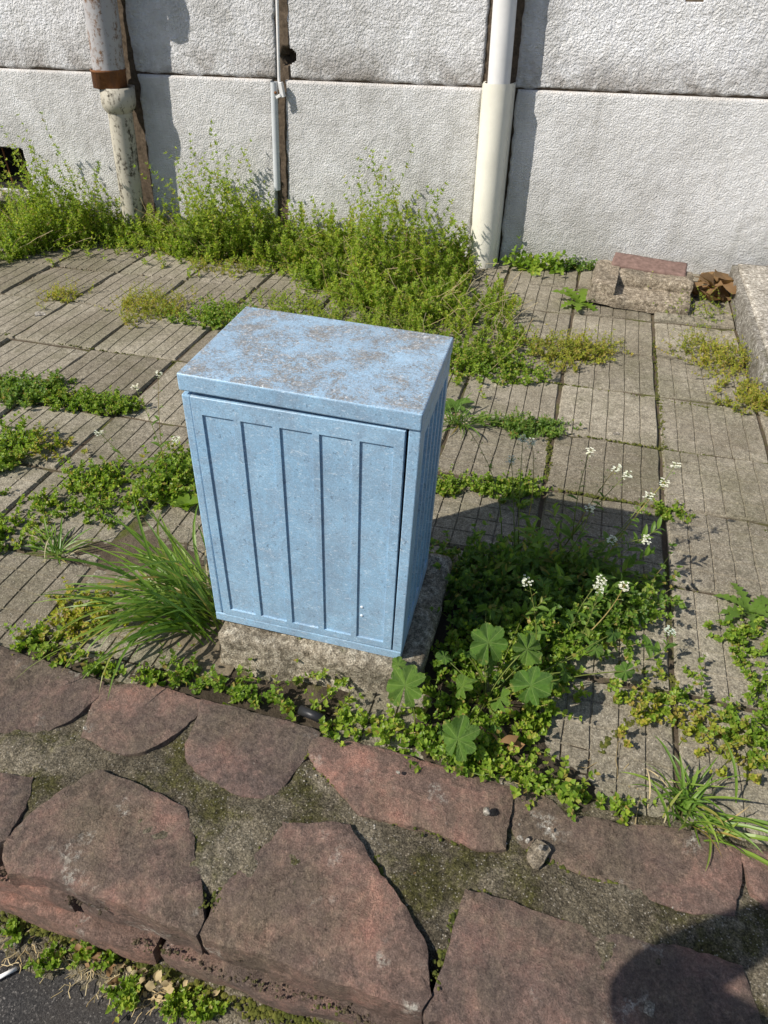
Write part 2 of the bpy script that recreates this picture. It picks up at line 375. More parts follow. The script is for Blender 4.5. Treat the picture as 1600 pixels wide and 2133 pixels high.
M = dict(
    render_up=m_render("rough_render_upper", True), render_lo=m_render("rough_render_lower", False),
    soil=m_soil(), soil_dark=m_soil("dark_soil", True), slab=m_slab("paving_concrete"), porphyry=m_porphyry("red_porphyry"),
    mortar=m_mortar("mossy_mortar"), mortar_dry=m_plain("brown_masonry", (.105, .08, .058), .95, .6, 45, .1, .008), soil_dry=m_plain("dry_soil", (.17, .14, .098), 1.0, .55, 70, .05, .006), concrete=m_concrete("rough_concrete"),
    concrete_foot=m_concrete("footing_concrete", (1.2, 1.12, .97), .8),
    concrete_pale=m_concrete("pale_concrete", (1.75, 1.72, 1.68), .1), concrete_warm=m_concrete("warm_concrete", (1.25, 1.12, .95), .05), asphalt=m_asphalt("asphalt"),
    blue=m_blue("blue_plastic", False), blue_worn=m_blue("blue_plastic_worn", True),
    pipe_white=m_metalpaint("white_painted_pipe", (.70, .69, .68), (.30, .17, .10), .30, .42),
    pipe_cream=m_metalpaint("cream_pipe_cover", (.72, .69, .60), (.42, .33, .2), .30, .5),
    pipe_rust=m_metalpaint("rusty_painted_sheet", (.36, .35, .355), (.22, .125, .07), .44, .5),
    rust=m_metalpaint("rust", (.13, .062, .035), (.22, .095, .04), .5, .85, .2),
    castiron=m_metalpaint("grimy_iron_pipe", (.43, .40, .33), (.085, .07, .05), .41, .7, .2, .6),
    conduit=m_metalpaint("grey_conduit", (.50, .52, .54), (.25, .2, .16), .30, .5),
    brick=m_plain("old_brick", (.19, .125, .105), .9, .45, 40, .1, .004),
    dark=m_plain("cavity_shade", (.012, .011, .01), .95, .3), black=m_plain("black_plastic", (.02, .02, .022), .4),  # first one: near-black colour standing in for shade inside openings
    moss=m_leaf("moss", (.045, .055, .008), (.085, .095, .014), (.13, .13, .025), 0, .15, .9),
    weed=m_leaf("weed_leaf", (.15, .235, .022), (.25, .35, .036), (.39, .465, .065), .06, .5),
    weed2=m_leaf("yellowing_weed_leaf", (.22, .26, .03), (.33, .37, .045), (.45, .40, .07), .22, .45),
    chick=m_leaf("chickweed_leaf", (.12, .21, .022), (.20, .31, .036), (.32, .41, .06), .03, .45, .45),
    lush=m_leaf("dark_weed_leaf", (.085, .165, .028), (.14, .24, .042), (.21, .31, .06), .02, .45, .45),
    grass=m_leaf("grass_blade", (.10, .19, .025), (.16, .27, .04), (.26, .35, .07), .05, .4, .38),
    stem=m_leaf("green_stem", (.12, .16, .03), (.17, .20, .05), (.25, .22, .09), .1, .2),
    straw=m_leaf("dry_straw", (.30, .22, .11), (.42, .33, .19), (.5, .42, .28), 0, .15, .8),
    deadleaf=m_leaf("dead_leaf", (.12, .062, .03), (.20, .115, .055), (.30, .20, .11), 0, .2, .7),
    petal=m_leaf("white_petal", (.75, .76, .72), (.82, .82, .8), (.85, .85, .83), 0, .3, .6),
)

# ------------------------------------------------------------------ ground, road
WV = 4.42                                     # the wall's face
def earth(u, v):                              # soil level between and around the slabs
    p = np.stack([u, v, 0 * u], 1)
    near = np.clip((v - 3.3) / 1.1, 0, 1) * np.clip((u + .5) / 1.2, 0, 1)
    return -.012 + .006 * fbm(p, 9, 3, 4) + .035 * near
us = np.concatenate([np.linspace(-40, -5, 20), np.linspace(-4.9, 2.2, 285), np.linspace(2.4, 40, 20)])
vs = np.linspace(.90, WV + .06, 150)
v, q = grid(us, vs, lambda a, b: np.stack([a, b, earth(a, b)], 1))
ground = tag(obj("ground", v, q, M['soil'], None, True), kind='structure')
v, q = grid(np.concatenate([np.linspace(-60, -3, 12), np.linspace(-2.9, 2.4, 180), np.linspace(2.6, 60, 12)]), np.concatenate([np.linspace(-60, -.4, 12), np.linspace(-.3, .52, 45)]),
            lambda a, b: np.stack([a, b, -.205 + .004 * fbm(np.stack([a, b, a * 0], 1), 7, 5, 3)], 1))
road = tag(obj("road", v, q, M['asphalt'], None, True), kind='structure')

# ------------------------------------------------------------------ paving slabs
paving = tag(bpy.data.objects.new("pavement", None), kind='structure'); COL.objects.link(paving)
def slab_mesh(w, d, cells, rows, seed, chip):
    """ribbed concrete slab: grooves along v, fainter cross grooves where rows > 1"""
    def axis(L, n, gw, depth, edge):
        pts = [(-L / 2, .010), (-L / 2 + edge, .0)]
        for i in range(1, n):
            c = -L / 2 + L * i / n
            pts += [(c - gw, 0), (c - gw * .45, depth), (c + gw * .45, depth), (c + gw, 0)]
        pts += [(L / 2 - edge, 0), (L / 2, .010)]
        return np.array([p[0] for p in pts]), np.array([p[1] for p in pts])
    xs, dx = axis(w, cells, .0032, .0050, .006)
    if rows > 1: ys, dy = axis(d, rows, .0038, .0042, .005)
    else:
        ys = np.array([-d / 2, -d / 2 + .005, -d * .3, -d * .1, d * .1, d * .3, d / 2 - .005, d / 2]); dy = np.array([.010, 0, 0, 0, 0, 0, 0, .010])
    X, Y = np.meshgrid(xs, ys, indexing='ij'); D = np.maximum(dx[:, None], dy[None, :])
    p = np.stack([X.ravel(), Y.ravel(), np.full(X.size, seed * 1.7)], 1)
    z = -D.ravel() + .0022 * fbm(p, 9, seed, 3)
    edge = np.minimum(np.minimum(X.ravel() + w / 2, w / 2 - X.ravel()), np.minimum(Y.ravel() + d / 2, d / 2 - Y.ravel()))
    z -= np.where(edge < .03, np.maximum(0, vnoise(p, 22, seed + 3)) * .008 * chip, 0)
    co = np.stack([X.ravel() + .0025 * vnoise(p, 25, seed + 8), Y.ravel() + .0025 * vnoise(p, 25, seed + 9), z], 1)
    n, m = len(xs), len(ys); a = np.arange(n * m).reshape(n, m)
    qd = np.stack([a[:-1, :-1], a[1:, :-1], a[1:, 1:], a[:-1, 1:]], -1).reshape(-1, 4)
    loop = np.concatenate([a[:, 0], a[-1, 1:], a[-2::-1, -1], a[0, -2:0:-1]])
    low = co[loop].copy(); low[:, 2] = -.05; k = len(co); L = len(loop)
    side = np.stack([loop, k + np.arange(L), k + (np.arange(L) + 1) % L, np.roll(loop, -1)], 1)
    return raw_mesh("slab", np.concatenate([co, low]), np.concatenate([qd, side]))
cu_r = [.43 + .405 * k for k in range(0, 6)]; cu_m = [.02, -.39, -.82]
cols_r = sorted([.43 + .405 * k for k in range(1, 5)] + [.43, .02, -.39, -.82])
rows_r = [.90, 1.28, 1.69, 2.09, 2.475, 2.90, 3.30, 3.70, 4.06, 4.42]
cols_l = [-5.0, -4.5, -4.03, -3.575, -3.12, -2.665, -2.21, -1.755, -1.30, -.845]
rows_l = [.905, 1.30, 1.72, 2.13, 2.645, 3.13, 3.60, 4.05, 4.42]
SLAB_VAR = {}
def place_slabs(cu, rv, dz0, gridded, seed0):
    for i in range(len(cu) - 1):
        for j in range(len(rv) - 1):
            w, d = cu[i + 1] - cu[i] - .013, rv[j + 1] - rv[j] - .019
            uc, vc = (cu[i] + cu[i + 1]) / 2, (rv[j] + rv[j + 1]) / 2
            if -.80 < uc < -.25 and 1.05 < vc < 1.5: continue           # the cabinet's footing
            g = gridded(uc, vc); s = seed0 + i * 31 + j * 7
            me = slab_mesh(w, d, 6, 5 if g else 1, s % 97 + 1, 1.0)
            o = link("slab", me, M['slab'], paving)
            rise = .05 * np.clip((vc - 3.4) / 1.0, 0, 1) * np.clip((uc + .5) / 1.2, 0, 1)
            o.location = (uc, vc, dz0 + rise + R.uniform(-.005, .005)); o.rotation_euler = (R.normal(0, .008), R.normal(0, .009), R.normal(0, .008))
place_slabs(cols_r, rows_r, 0, lambda u, v: u > .43 or v < 2.5, 11)
place_slabs(cols_l, rows_l, 0, lambda u, v: v < 1.75 or (v > 3.1 and u > -2.3), 301)

# ------------------------------------------------------------------ the rendered wall
wall = thing("building_wall", "long white rough-cast building wall with a ledge, behind the downpipes", "wall", (0, WV, 0))
def panel(name, lft, rgt, z0, z1, out, mat, amp, res=.0085, cuts=(), seed=0, jag=.010):
    """lft/rgt: functions z->u giving the ragged vertical edges"""
    n = max(2, int((rgt((z0 + z1) / 2) - lft((z0 + z1) / 2)) / res)); m = max(2, int((z1 - z0) / res))
    zz = np.linspace(z0, z1, m + 1)
    j = lambda c, sd: c + jag * fbm(np.stack([zz, 0 * zz + sd, 0 * zz], 1), 14, sd, 3)
    L = j(np.array([lft(t) for t in zz]), seed + 1); Rr = j(np.array([rgt(t) for t in zz]), seed + 2)
    t = np.linspace(0, 1, n + 1)
    U = L[None, :] * (1 - t[:, None]) + Rr[None, :] * t[:, None]; Z = np.repeat(zz[None], n + 1, 0).copy()
    e = fbm(np.stack([U[:, 0], 0 * U[:, 0], 0 * U[:, 0] + seed], 1), 12, seed + 4, 3)
    if z0 > .3:
        k = np.clip(1 - (Z - z0) / .05, 0, 1); Z += k * (.012 * e)[:, None]
    p = np.stack([U.ravel(), 0 * U.ravel(), Z.ravel()], 1)
    h = vnoise(p, 46, 3) * .8 + vnoise(p, 92, 4) * .6 + .35 * fbm(p, 4, 6, 3)
    ed = np.minimum(np.minimum(U - L[None], Rr[None] - U), np.minimum(Z - z0, z1 - Z)).ravel()
    rnd = .010 * np.clip(1 - ed / .012, 0, 1) ** 2
    Y = -(out + amp * h - rnd)
    a = np.arange(U.size).reshape(n + 1, m + 1)
    qd = np.stack([a[:-1, :-1], a[1:, :-1], a[1:, 1:], a[:-1, 1:]], -1).reshape(-1, 4)
    cu, cz = U.ravel()[qd].mean(1), Z.ravel()[qd].mean(1)
    keep = np.ones(len(qd), bool)
    for (ou, oz, ru, rz, box_) in cuts:
        dn = .18 * vnoise(np.stack([cu, cz, 0 * cu], 1), 26, 9) if not box_ else .04 * vnoise(np.stack([cu, cz, 0 * cu], 1), 20, 9)
        f = np.maximum(np.abs(cu - ou) / ru, np.abs(cz - oz) / rz) if box_ else np.hypot((cu - ou) / ru, (cz - oz) / rz)
        keep &= f + dn > 1
    qd = qd[keep]
    co = np.stack([U.ravel(), Y, Z.ravel()], 1)
    # close the rim back to the masonry
    ed_ = np.concatenate([qd[:, [0, 1]], qd[:, [1, 2]], qd[:, [2, 3]], qd[:, [3, 0]]])
    key = np.sort(ed_, 1); key = key[:, 0].astype(np.int64) * U.size + key[:, 1]
    _, inv, cnt = np.unique(key, return_inverse=True, return_counts=True)
    be = ed_[cnt[inv] == 1]
    bv = np.unique(be); mp = {int(x): len(co) + i for i, x in enumerate(bv)}
    back = co[bv].copy(); back[:, 1] = .012
    side = np.array([[b, a_, mp[int(a_)], mp[int(b)]] for a_, b in be])
    return obj(name, np.concatenate([co, back]), np.concatenate([qd, side])[:, ::-1], mat, wall, True)
GZ = .932
lp_l = lambda z: -3.06 + .03 * (z - 1); lp_r = lambda z: -2.80 + .03 * (z - 1)
ll_l = lambda z: -2.985 + .08 * (z - .7); ll_r = lambda z: -2.80 + .08 * (z - .7)
tn_l = lambda z: -1.875 + .05 * (z - .9); tn_r = lambda z: -1.79 + .03 * (z - .9)
tl_l = lambda z: -1.905 + .06 * (z - .9); tl_r = lambda z: -1.82 + .07 * (z - .9)
rp_l = lambda z: -.665; rp_r = lambda z: -.485
c = lambda x: (lambda z: x)
ZT = 2.3
panel("upper_render", c(-9), c(-4.6), GZ, ZT, .006, M['render_up'], .006, .04, seed=1)
panel("upper_render", c(-4.595), lp_l, GZ, ZT, .006, M['render_up'], .0036, seed=2)
panel("upper_render", lp_r, tn_l, GZ, ZT, .006, M['render_up'], .0036, seed=3)
panel("upper_render", tn_r, rp_l, GZ, ZT, .006, M['render_up'], .0036, cuts=[(-1.785, 1.037, .045, .040, False)], seed=4)
panel("upper_render", rp_r, c(1.7), GZ, ZT, .006, M['render_up'], .0036, cuts=[(.33, 1.335, .055, .022, False)], seed=5)
panel("upper_render", c(1.705), c(7), GZ, ZT, .006, M['render_up'], .006, .04, seed=6)
LO = GZ - .008
panel("lower_render", c(-9), c(-4.6), -.1, LO, .020, M['render_lo'], .004, .04, seed=7)
panel("lower_render", c(-4.595), ll_l, -.1, LO, .020, M['render_lo'], .0022, cuts=[(-4.05, .325, .27, .135, True)], seed=8)
panel("lower_render", ll_r, tl_l, -.1, LO, .020, M['render_lo'], .0022, seed=9)
panel("lower_render", tl_r, c(-.665), -.1, LO, .020, M['render_lo'], .0022, seed=10)
panel("lower_render", c(-.475), c(1.7), -.1, LO, .020, M['render_lo'], .0022, seed=11)
panel("lower_render", c(1.705), c(7), -.1, LO, .020, M['render_lo'], .004, .04, seed=12)
# bare masonry seen in the chases and at the joint
def mas(a, b):
    p = np.stack([a, 0 * a, b], 1)
    y = .008 - .006 * fbm(p, 16, 2, 4)
    y = np.where(np.hypot((a + 1.785) / .05, (b - 1.037) / .045) < 1, .10, y)
    y = np.where((np.abs(a + 4.05) < .262) & (np.abs(b - .325) < .128), .30, y)
    return np.stack([a, y, b], 1)
v, q = grid(np.concatenate([[-9], np.linspace(-4.6, 1.7, 420), [7]]), np.linspace(-.12, ZT + .002, 160), mas)
obj("masonry", v, q[:, ::-1], M['mortar_dry'], wall, True)
bm = bmesh.new(); box(bm, -9, 7, .45, .6, -.12, ZT)
bm_obj("wall_core", bm, M['concrete'], wall)
bm = bmesh.new(); box(bm, -4.312, -3.788, -.004, .29, .195, .455)
bm.faces.ensure_lookup_table(); bmesh.ops.delete(bm, geom=[f_ for f_ in bm.faces if abs(f_.normal.y + 1) < .1 or f_.calc_center_median().y < 0], context='FACES')
bm_obj("vent_shade_lining", bm, M['dark'], wall)  # black lining puts the vent's deep shade into its colour
# bars in the basement vent
for k in range(3):
    v, f = rock_box((.012, .012, .27), .06, .005, .0005, k)
    pyobj("bar", v + V3(-4.19 + k * .14, .10, .325), f, M['rust'], wall)
v, f = rock_box((.64, .14, .05), .03, .012, .004, 4)
pyobj("sill", v + V3(-4.05, -.06, .16), f, M['concrete_pale'], wall)

# ------------------------------------------------------------------ downpipes
def lathe(name, prof, mat, parent, axis0, axis1, seg=28, dent=.0, seed=0, arc=(0, 2 * math.pi)):
    """prof: list of (z, r); centre line from axis0 (u,v at z=0) to axis1 (u,v at z=1)"""
    zs = np.array([p[0] for p in prof]); rs = np.array([p[1] for p in prof]); full = abs(arc[1] - arc[0] - 2 * math.pi) < 1e-6
    th = np.linspace(arc[0], arc[1], seg + 1)[:(seg if full else seg + 1)]
    A = np.array(axis0)[None] * (1 - zs[:, None]) + np.array(axis1)[None] * zs[:, None]
    ZZ = np.repeat(zs[:, None], len(th), 1); T = np.repeat(th[None], len(zs), 0)
    p = np.stack([np.cos(T).ravel() * .1, np.sin(T).ravel() * .1, ZZ.ravel()], 1)
    rr = rs[:, None] + (dent * fbm(p, 7, seed, 3)).reshape(ZZ.shape)
    v = np.stack([A[:, 0:1] + rr * np.cos(T), A[:, 1:2] + rr * np.sin(T), ZZ], -1).reshape(-1, 3)
    n, m = len(zs), len(th); a = np.arange(n * m).reshape(n, m); b = np.roll(a, -1, 1) if full else a[:, 1:]
    a2 = a if full else a[:, :-1]
    q = np.stack([a2[:-1], b[:-1], b[1:], a2[1:]], -1).reshape(-1, 4)
    o = obj(name, v, q, mat, parent, True)
    return o
def zr(z0, z1, r, n=12): return [(z, r) for z in np.linspace(z0, z1, n)]
# left: rusty sheet pipe over an iron standpipe
dp = thing("downpipe", "rusty grey metal downpipe with iron socket, left end of the white wall", "downpipe", (-2.9, WV - .14, 0))
def rel(p): return (p[0] + 2.9, p[1] - (WV - .14))
ax0, ax1 = (-2.985 + 2.9 - .0, 0.0), (-2.885 + 2.9, 0.0)
lathe("sheet_pipe", zr(.955, 2.3, .093, 24), M['pipe_rust'], dp, ax0, ax1, dent=.006, seed=3)
lathe("collar", [(.868, .094), (.870, .100), (.95, .100), (.952, .104), (.962, .104), (.964, .097)], M['rust'], dp, (-.085 + .01, 0), (.005, 0), dent=.002, seed=4)
lathe("seam", [(z, .006) for z in np.linspace(.9, 2.3, 10)], M['rust'], dp, (ax0[0] - .092, -.02), (ax1[0] - .092, -.02), seg=6)
lathe("iron_socket", [(.862, .080), (.872, .103), (.79, .103), (.775, .101), (.755, .092), (.735, .076)], M['castiron'], dp, (-.05, 0.005), (.046, 0.005), dent=.004, seed=5)
lathe("iron_pipe", zr(-.05, .76, .074, 16), M['castiron'], dp, (-.05, 0.005), (.046, 0.005), dent=.003, seed=6)
# pipe hopper above, out of the frame: its shadow crosses the wall
lathe("hopper", [(1.50, .10), (1.53, .17), (1.62, .18), (1.63, .17)], M['pipe_rust'], dp, ax0, ax1, dent=.004, seed=8)
# right: white pipe in a cream half-round cover
dq = thing("downpipe", "white painted downpipe entering a wider cream cover, right of the weeds", "downpipe", (-.565, WV - .10, 0))
lathe("upper_pipe", zr(.90, 2.3, .060, 20), M['pipe_white'], dq, (.012, -.004), (.0, -.004), dent=.001, seed=9)
prof = zr(-.03, .966, .080, 20)
lathe("pipe_cover", prof, M['pipe_cream'], dq, (-.006, .0), (-.001, .0), seg=26, dent=.0012, seed=10, arc=(math.pi * .98, math.pi * 2.02))
for s in (-1, 1):
    v, f = rock_box((.010, .098, .99), .05, .003, .001, 12 + s)
    pyobj("cover_flange", v + V3(s * .080 - .003, .048, .463), f, M['pipe_cream'], dq)
lathe("mortar_plug", [(.90, .0), (.901, .073), (.93, .060), (.94, .0)], M['mortar_dry'], dq, (-.001, .0), (-.001, .0), seg=20)
# middle: thin cable and conduit
dc = thing("cable_conduit", "thin pale cable running into a narrow grey conduit on the wall", "conduit", (-1.87, WV - .045, 0))
lathe("cable", zr(.88, 2.3, .009, 14), M['pipe_white'], dc, (-.045, .01), (.027, .01), seg=8, dent=.001)
lathe("conduit_tube", zr(.33, .918, .021, 16), M['conduit'], dc, (-.067, -.004), (.0, -.004), seg=14, dent=.001, seed=3)
bm = bmesh.new(); box(bm, -.011, .011, -.012, .02, -.04, .035); o = bm_obj("bracket", bm, M['pipe_white'], dc, bevel=.002); o.location = (.043, -.015, .884); o.rotation_euler = (0, rad(-8), 0)
bm = bmesh.new(); box(bm, -.016, .016, -.004, .004, -.008, .008); o = bm_obj("clip", bm, M['pipe_white'], dc, bevel=.002); o.location = (.026, -.03, .85); o.rotation_euler = (0, rad(-25), 0)
o = lathe("bolt", [(.0, 0.0), (.0005, .008), (.008, .008), (.0085, 0)], M['rust'], dc, (0, 0), (0, 0), seg=8); o.location = (.012, -.03, .868); o.rotation_euler = (rad(90), 0, 0)

# ------------------------------------------------------------------ stone garden wall in front
kerb = thing("stone_kerb_wall", "low wall of reddish porphyry slabs set in mossy mortar, in the foreground", "stone wall", (0, .7, -.2))
KO = V3(0, .7, -.2)
def kobj(name, v, f, mat, smooth=True): 
    return (obj if isinstance(f, np.ndarray) else pyobj)(name, np.asarray(v) - KO, f, mat, kerb, smooth)
def mort(a, b):
    p = np.stack([a, b, 0 * a], 1)
    z = .006 + .012 * np.clip((.78 - b) / .1, 0, 1) + .009 * fbm(p, 7, 31, 4) + .007 * fbm(p, 38, 32, 3)
    z -= .030 * np.clip((.925 - b) * -18 + .3, 0, 1)
    return np.stack([a, b + .012 * fbm(p, 9, 35, 3), z - np.clip((.535 - b) / .05, 0, 1) ** 2 * .04], 1)
v, q = grid(np.linspace(-3.6, 2.8, 640), np.linspace(.492, .925, 52), mort)
kobj("mortar", v, q, M['mortar'])
fz = lambda a, b: np.stack([a, .482 - .010 * fbm(np.stack([a, 0 * a, b], 1), 12, 33, 4) - np.clip((-.13 - b) / .1, 0, 1) * .015, b], 1)
v, q = grid(np.linspace(-3.6, 2.8, 420), np.linspace(-.24, -.012, 22), fz)
kobj("front_mortar", v, q, M['mortar'])
bz = lambda a, b: np.stack([a, .925 + .012 * fbm(np.stack([a, 0 * a, b], 1), 12, 34, 4), b], 1)
v, q = grid(np.linspace(-3.6, 2.8, 240), np.linspace(-.12, -.01, 8), bz)
kobj("back_mortar", v, q[:, ::-1], M['mortar'])
def stone_mesh(poly, ztop, thick, seed, tilt=(0, 0), res=.0125, rough=.006, lip=None):
    poly = np.array(poly, float); cen = poly.mean(0)
    # densify and fray the outline
    out = []
    for a, b in zip(poly, np.roll(poly, -1, 0)):
        n = max(1, int(np.linalg.norm(b - a) / res))
        for k in range(n): out.append(a + (b - a) * k / n)
    out = np.array(out); cc = out - cen; out = out + cc / np.linalg.norm(cc, axis=1, keepdims=True) * (.008 if lip else .014); p3 = np.stack([out[:, 0], out[:, 1], 0 * out[:, 0]], 1)
    out = out + np.stack([fbm(p3, 30, seed + 1, 4, .75), fbm(p3, 30, seed + 2, 4, .75)], 1) * .008
    lo, hi = out.min(0), out.max(0)
    gx, gy = np.meshgrid(np.arange(lo[0], hi[0], res), np.arange(lo[1], hi[1], res), indexing='ij')
    g = np.stack([gx.ravel(), gy.ravel()], 1) + R.uniform(-.3, .3, (gx.size, 2)) * res
    x, y = g[:, 0], g[:, 1]; inside = np.zeros(len(g), bool)
    A, B = out, np.roll(out, -1, 0)
    for (x1, y1), (x2, y2) in zip(A, B):
        cnd = ((y1 > y) != (y2 > y)); xx = (x2 - x1) * (y - y1) / (y2 - y1 + 1e-12) + x1; inside ^= cnd & (x < xx)
    def bdist(P):
        d = np.full(len(P), 9.)
        for a, b in zip(A, B):
            e = b - a; t = np.clip(((P - a) @ e) / (e @ e + 1e-12), 0, 1); d = np.minimum(d, np.linalg.norm(P - a - t[:, None] * e, axis=1))
        return d
    g = g[inside]; g = g[bdist(g) > res * .55]
    pts = np.concatenate([out, g]); n = len(out)
    r = delaunay_2d_cdt([Vector(p) for p in pts], [(i, (i + 1) % n) for i in range(n)], [list(range(n))], 1, 1e-6)
    co = np.array([w[:] for w in r[0]]); fs = np.array([f for f in r[2] if len(f) == 3])
    d = bdist(co); p3 = np.stack([co[:, 0], co[:, 1], 0 * d + seed], 1)
    z = ztop + (co - cen) @ np.array(tilt) + rough * .8 * fbm(p3, 5, seed + 3, 3) + rough * .5 * fbm(p3, 30, seed + 4, 3)
    ly = fbm(p3, 6, seed + 6, 3) * 2.0; z += rough * .7 * (np.floor(ly) + np.clip((ly - np.floor(ly)) * 6 - 5, 0, 1)) / 2.0     # split layers
    z -= .004 * np.clip(1 - d / .007, 0, 1) ** 2 * (1 + .5 * vnoise(p3, 20, seed + 7))
    if lip is not None:                                                                  # front edge rolls over
        z -= .018 * np.clip((lip - .018 - co[:, 1]) / .03 + .5 * fbm(p3, 12, seed + 8, 3), 0, 1) ** 1.3
    # outline order for the sides
    on = [i for i in range(len(co)) if d[i] < 1e-5]
    top = np.column_stack([co, z])
    e = np.concatenate([fs[:, [0, 1]], fs[:, [1, 2]], fs[:, [2, 0]]]); key = np.sort(e, 1); key = key[:, 0] * len(co) + key[:, 1]
    _, inv, cnt = np.unique(key, return_inverse=True, return_counts=True); be = e[cnt[inv] == 1]
    bv = np.unique(be); vs_ = [top]; prev = {int(i): int(i) for i in bv}; faces = [fs]; base = len(top)
    dirn = co[bv] - cen; dirn /= np.linalg.norm(dirn, axis=1, keepdims=True) + 1e-9
    for k, (dz, inn) in enumerate(((.35, -.003), (.7, .000), (1.0, .008))):
        ring = np.column_stack([co[bv] - dirn * (inn + .005 * fbm(np.column_stack([co[bv], 0 * bv + k * .3]), 22, seed + 9 + k, 2))[:, None], z[bv] - thick * dz])
        vs_.append(ring); cur = {int(i): base + j for j, i in enumerate(bv)}; base += len(bv)
        qd = np.array([[prev[int(b)], prev[int(a)], cur[int(a)], cur[int(b)]] for a, b in be])
        faces.append(qd[:, [0, 1, 2]]); faces.append(qd[:, [0, 2, 3]]); prev = cur
    allv = np.concatenate(vs_); c3 = np.array([cen[0], cen[1], ztop])
    return raw_mesh("stone", allv - c3, np.concatenate(faces)), c3
STONES = [
 ([(-1.589, 0.919), (-1.342, 0.925), (-1.194, 0.910), (-1.019, 0.898), (-1.010, 0.854), (-1.041, 0.778), (-1.088, 0.730), (-1.171, 0.714), (-1.338, 0.710)], .020, .07, (0, .0), None),
 ([(-1.002, 0.888), (-0.897, 0.917), (-0.737, 0.911), (-0.738, 0.874), (-0.772, 0.805), (-0.807, 0.764), (-0.842, 0.742), (-0.960, 0.758), (-0.985, 0.816)], .018, .07, (.02, 0), None),
 ([(-0.726, 0.914), (-0.585, 0.909), (-0.427, 0.906), (-0.430, 0.864), (-0.457, 0.779), (-0.467, 0.733), (-0.537, 0.720), (-0.619, 0.740), (-0.679, 0.762), (-0.701, 0.796), (-0.710, 0.870)], .020, .07, (0, .02), None),
 ([(-0.422, 0.894), (-0.297, 0.901), (-0.166, 0.892), (0.047, 0.888), (0.051, 0.859), (0.045, 0.789), (0.046, 0.747), (-0.009, 0.735), (-0.067, 0.742), (-0.134, 0.756), (-0.209, 0.753), (-0.251, 0.747), (-0.288, 0.777), (-0.334, 0.795), (-0.385, 0.824), (-0.414, 0.855)], .022, .07, (0, .0), None),
 ([(0.054, 0.891), (0.113, 0.882), (0.177, 0.860), (0.170, 0.844), (0.138, 0.785), (0.092, 0.779), (0.072, 0.819)], .016, .07, (0, .0), None),
 ([(0.182, 0.859), (0.239, 0.860), (0.310, 0.857), (0.400, 0.886), (0.530, 0.881), (0.525, 0.838), (0.502, 0.745), (0.411, 0.729), (0.329, 0.739), (0.253, 0.748), (0.161, 0.747), (0.149, 0.767), (0.153, 0.800)], .021, .07, (0, .01), None),
 ([(0.539, 0.875), (0.683, 0.882), (0.762, 0.874), (0.713, 0.767), (0.628, 0.771), (0.567, 0.800), (0.559, 0.848)], .020, .07, (0, .0), None),
 ([(-1.262, 0.581), (-1.104, 0.597), (-1.011, 0.611), (-0.983, 0.549), (-0.977, 0.484), (-1.023, 0.440), (-1.173, 0.430)], .030, .09, (0, .03), .49),
 ([(-0.875, 0.669), (-0.757, 0.659), (-0.646, 0.643), (-0.595, 0.590), (-0.525, 0.498), (-0.506, 0.456), (-0.508, 0.427), (-0.670, 0.441), (-0.819, 0.448), (-0.922, 0.432), (-0.957, 0.453), (-0.969, 0.484), (-0.951, 0.547), (-0.914, 0.616)], .026, .11, (.0, .02), .50),
 ([(-0.412, 0.668), (-0.275, 0.701), (-0.219, 0.642), (-0.131, 0.579), (-0.067, 0.516), (-0.041, 0.450), (-0.053, 0.425), (-0.172, 0.423), (-0.307, 0.433), (-0.474, 0.428), (-0.488, 0.436), (-0.484, 0.481), (-0.472, 0.532), (-0.434, 0.603)], .026, .11, (.02, .02), .51),
 ([(-0.002, 0.638), (0.080, 0.637), (0.184, 0.630), (0.257, 0.628), (0.390, 0.647), (0.509, 0.643), (0.532, 0.563), (0.537, 0.487), (0.381, 0.444), (0.183, 0.423), (-0.022, 0.416), (-0.035, 0.433), (-0.026, 0.454), (-0.012, 0.515), (-0.008, 0.594)], .026, .11, (.0, .02), .50),
 ([(0.596, 0.675), (0.698, 0.695), (0.790, 0.681), (0.777, 0.574), (0.614, 0.502), (0.581, 0.577)], .030, .10, (0, .03), .50),
]
for i, (pl, zt, th, tl, lip) in enumerate(STONES):
    me, c3 = stone_mesh(pl, zt, th, 40 + i * 13, tl, lip=lip)
    o = crisp(link("stone", me, M['porphyry'], kerb, True)); o.location = Vector(c3 - KO)
    for sh in (-2.35, 2.30):                       # the wall goes on past both edges of the picture
        if -3.6 < c3[0] + sh < 2.7 and not (-1.75 < c3[0] + sh < 1.05):
            o2 = o.copy(); COL.objects.link(o2); o2.location = Vector(c3 - KO) + Vector((sh, 0, .002))
# lower courses of the front face
x = -3.5; course = [(-1.62, -1.10), (-1.09, -.80), (-.79, -.36), (-.35, -.20), (-.19, .10), (.11, .45), (.46, .8), (.81, 1.2)]
for k, (a, b) in enumerate(course):
    v, f = rock_box((b - a, .11, .062), .016, .006, .008, 60 + k, 18)
    crisp(kobj("stone", v + V3((a + b) / 2, .486 - .010 * (k % 2), -.080), f, M['porphyry']))
for k, (a, b) in enumerate([(-1.9, -1.22), (-1.21, -.61), (-.60, .12), (.13, .7), (.71, 1.3)]):
    v, f = rock_box((b - a, .13, .075), .016, .007, .009, 80 + k, 16)
    crisp(kobj("stone", v + V3((a + b) / 2, .470, -.156), f, M['porphyry']))
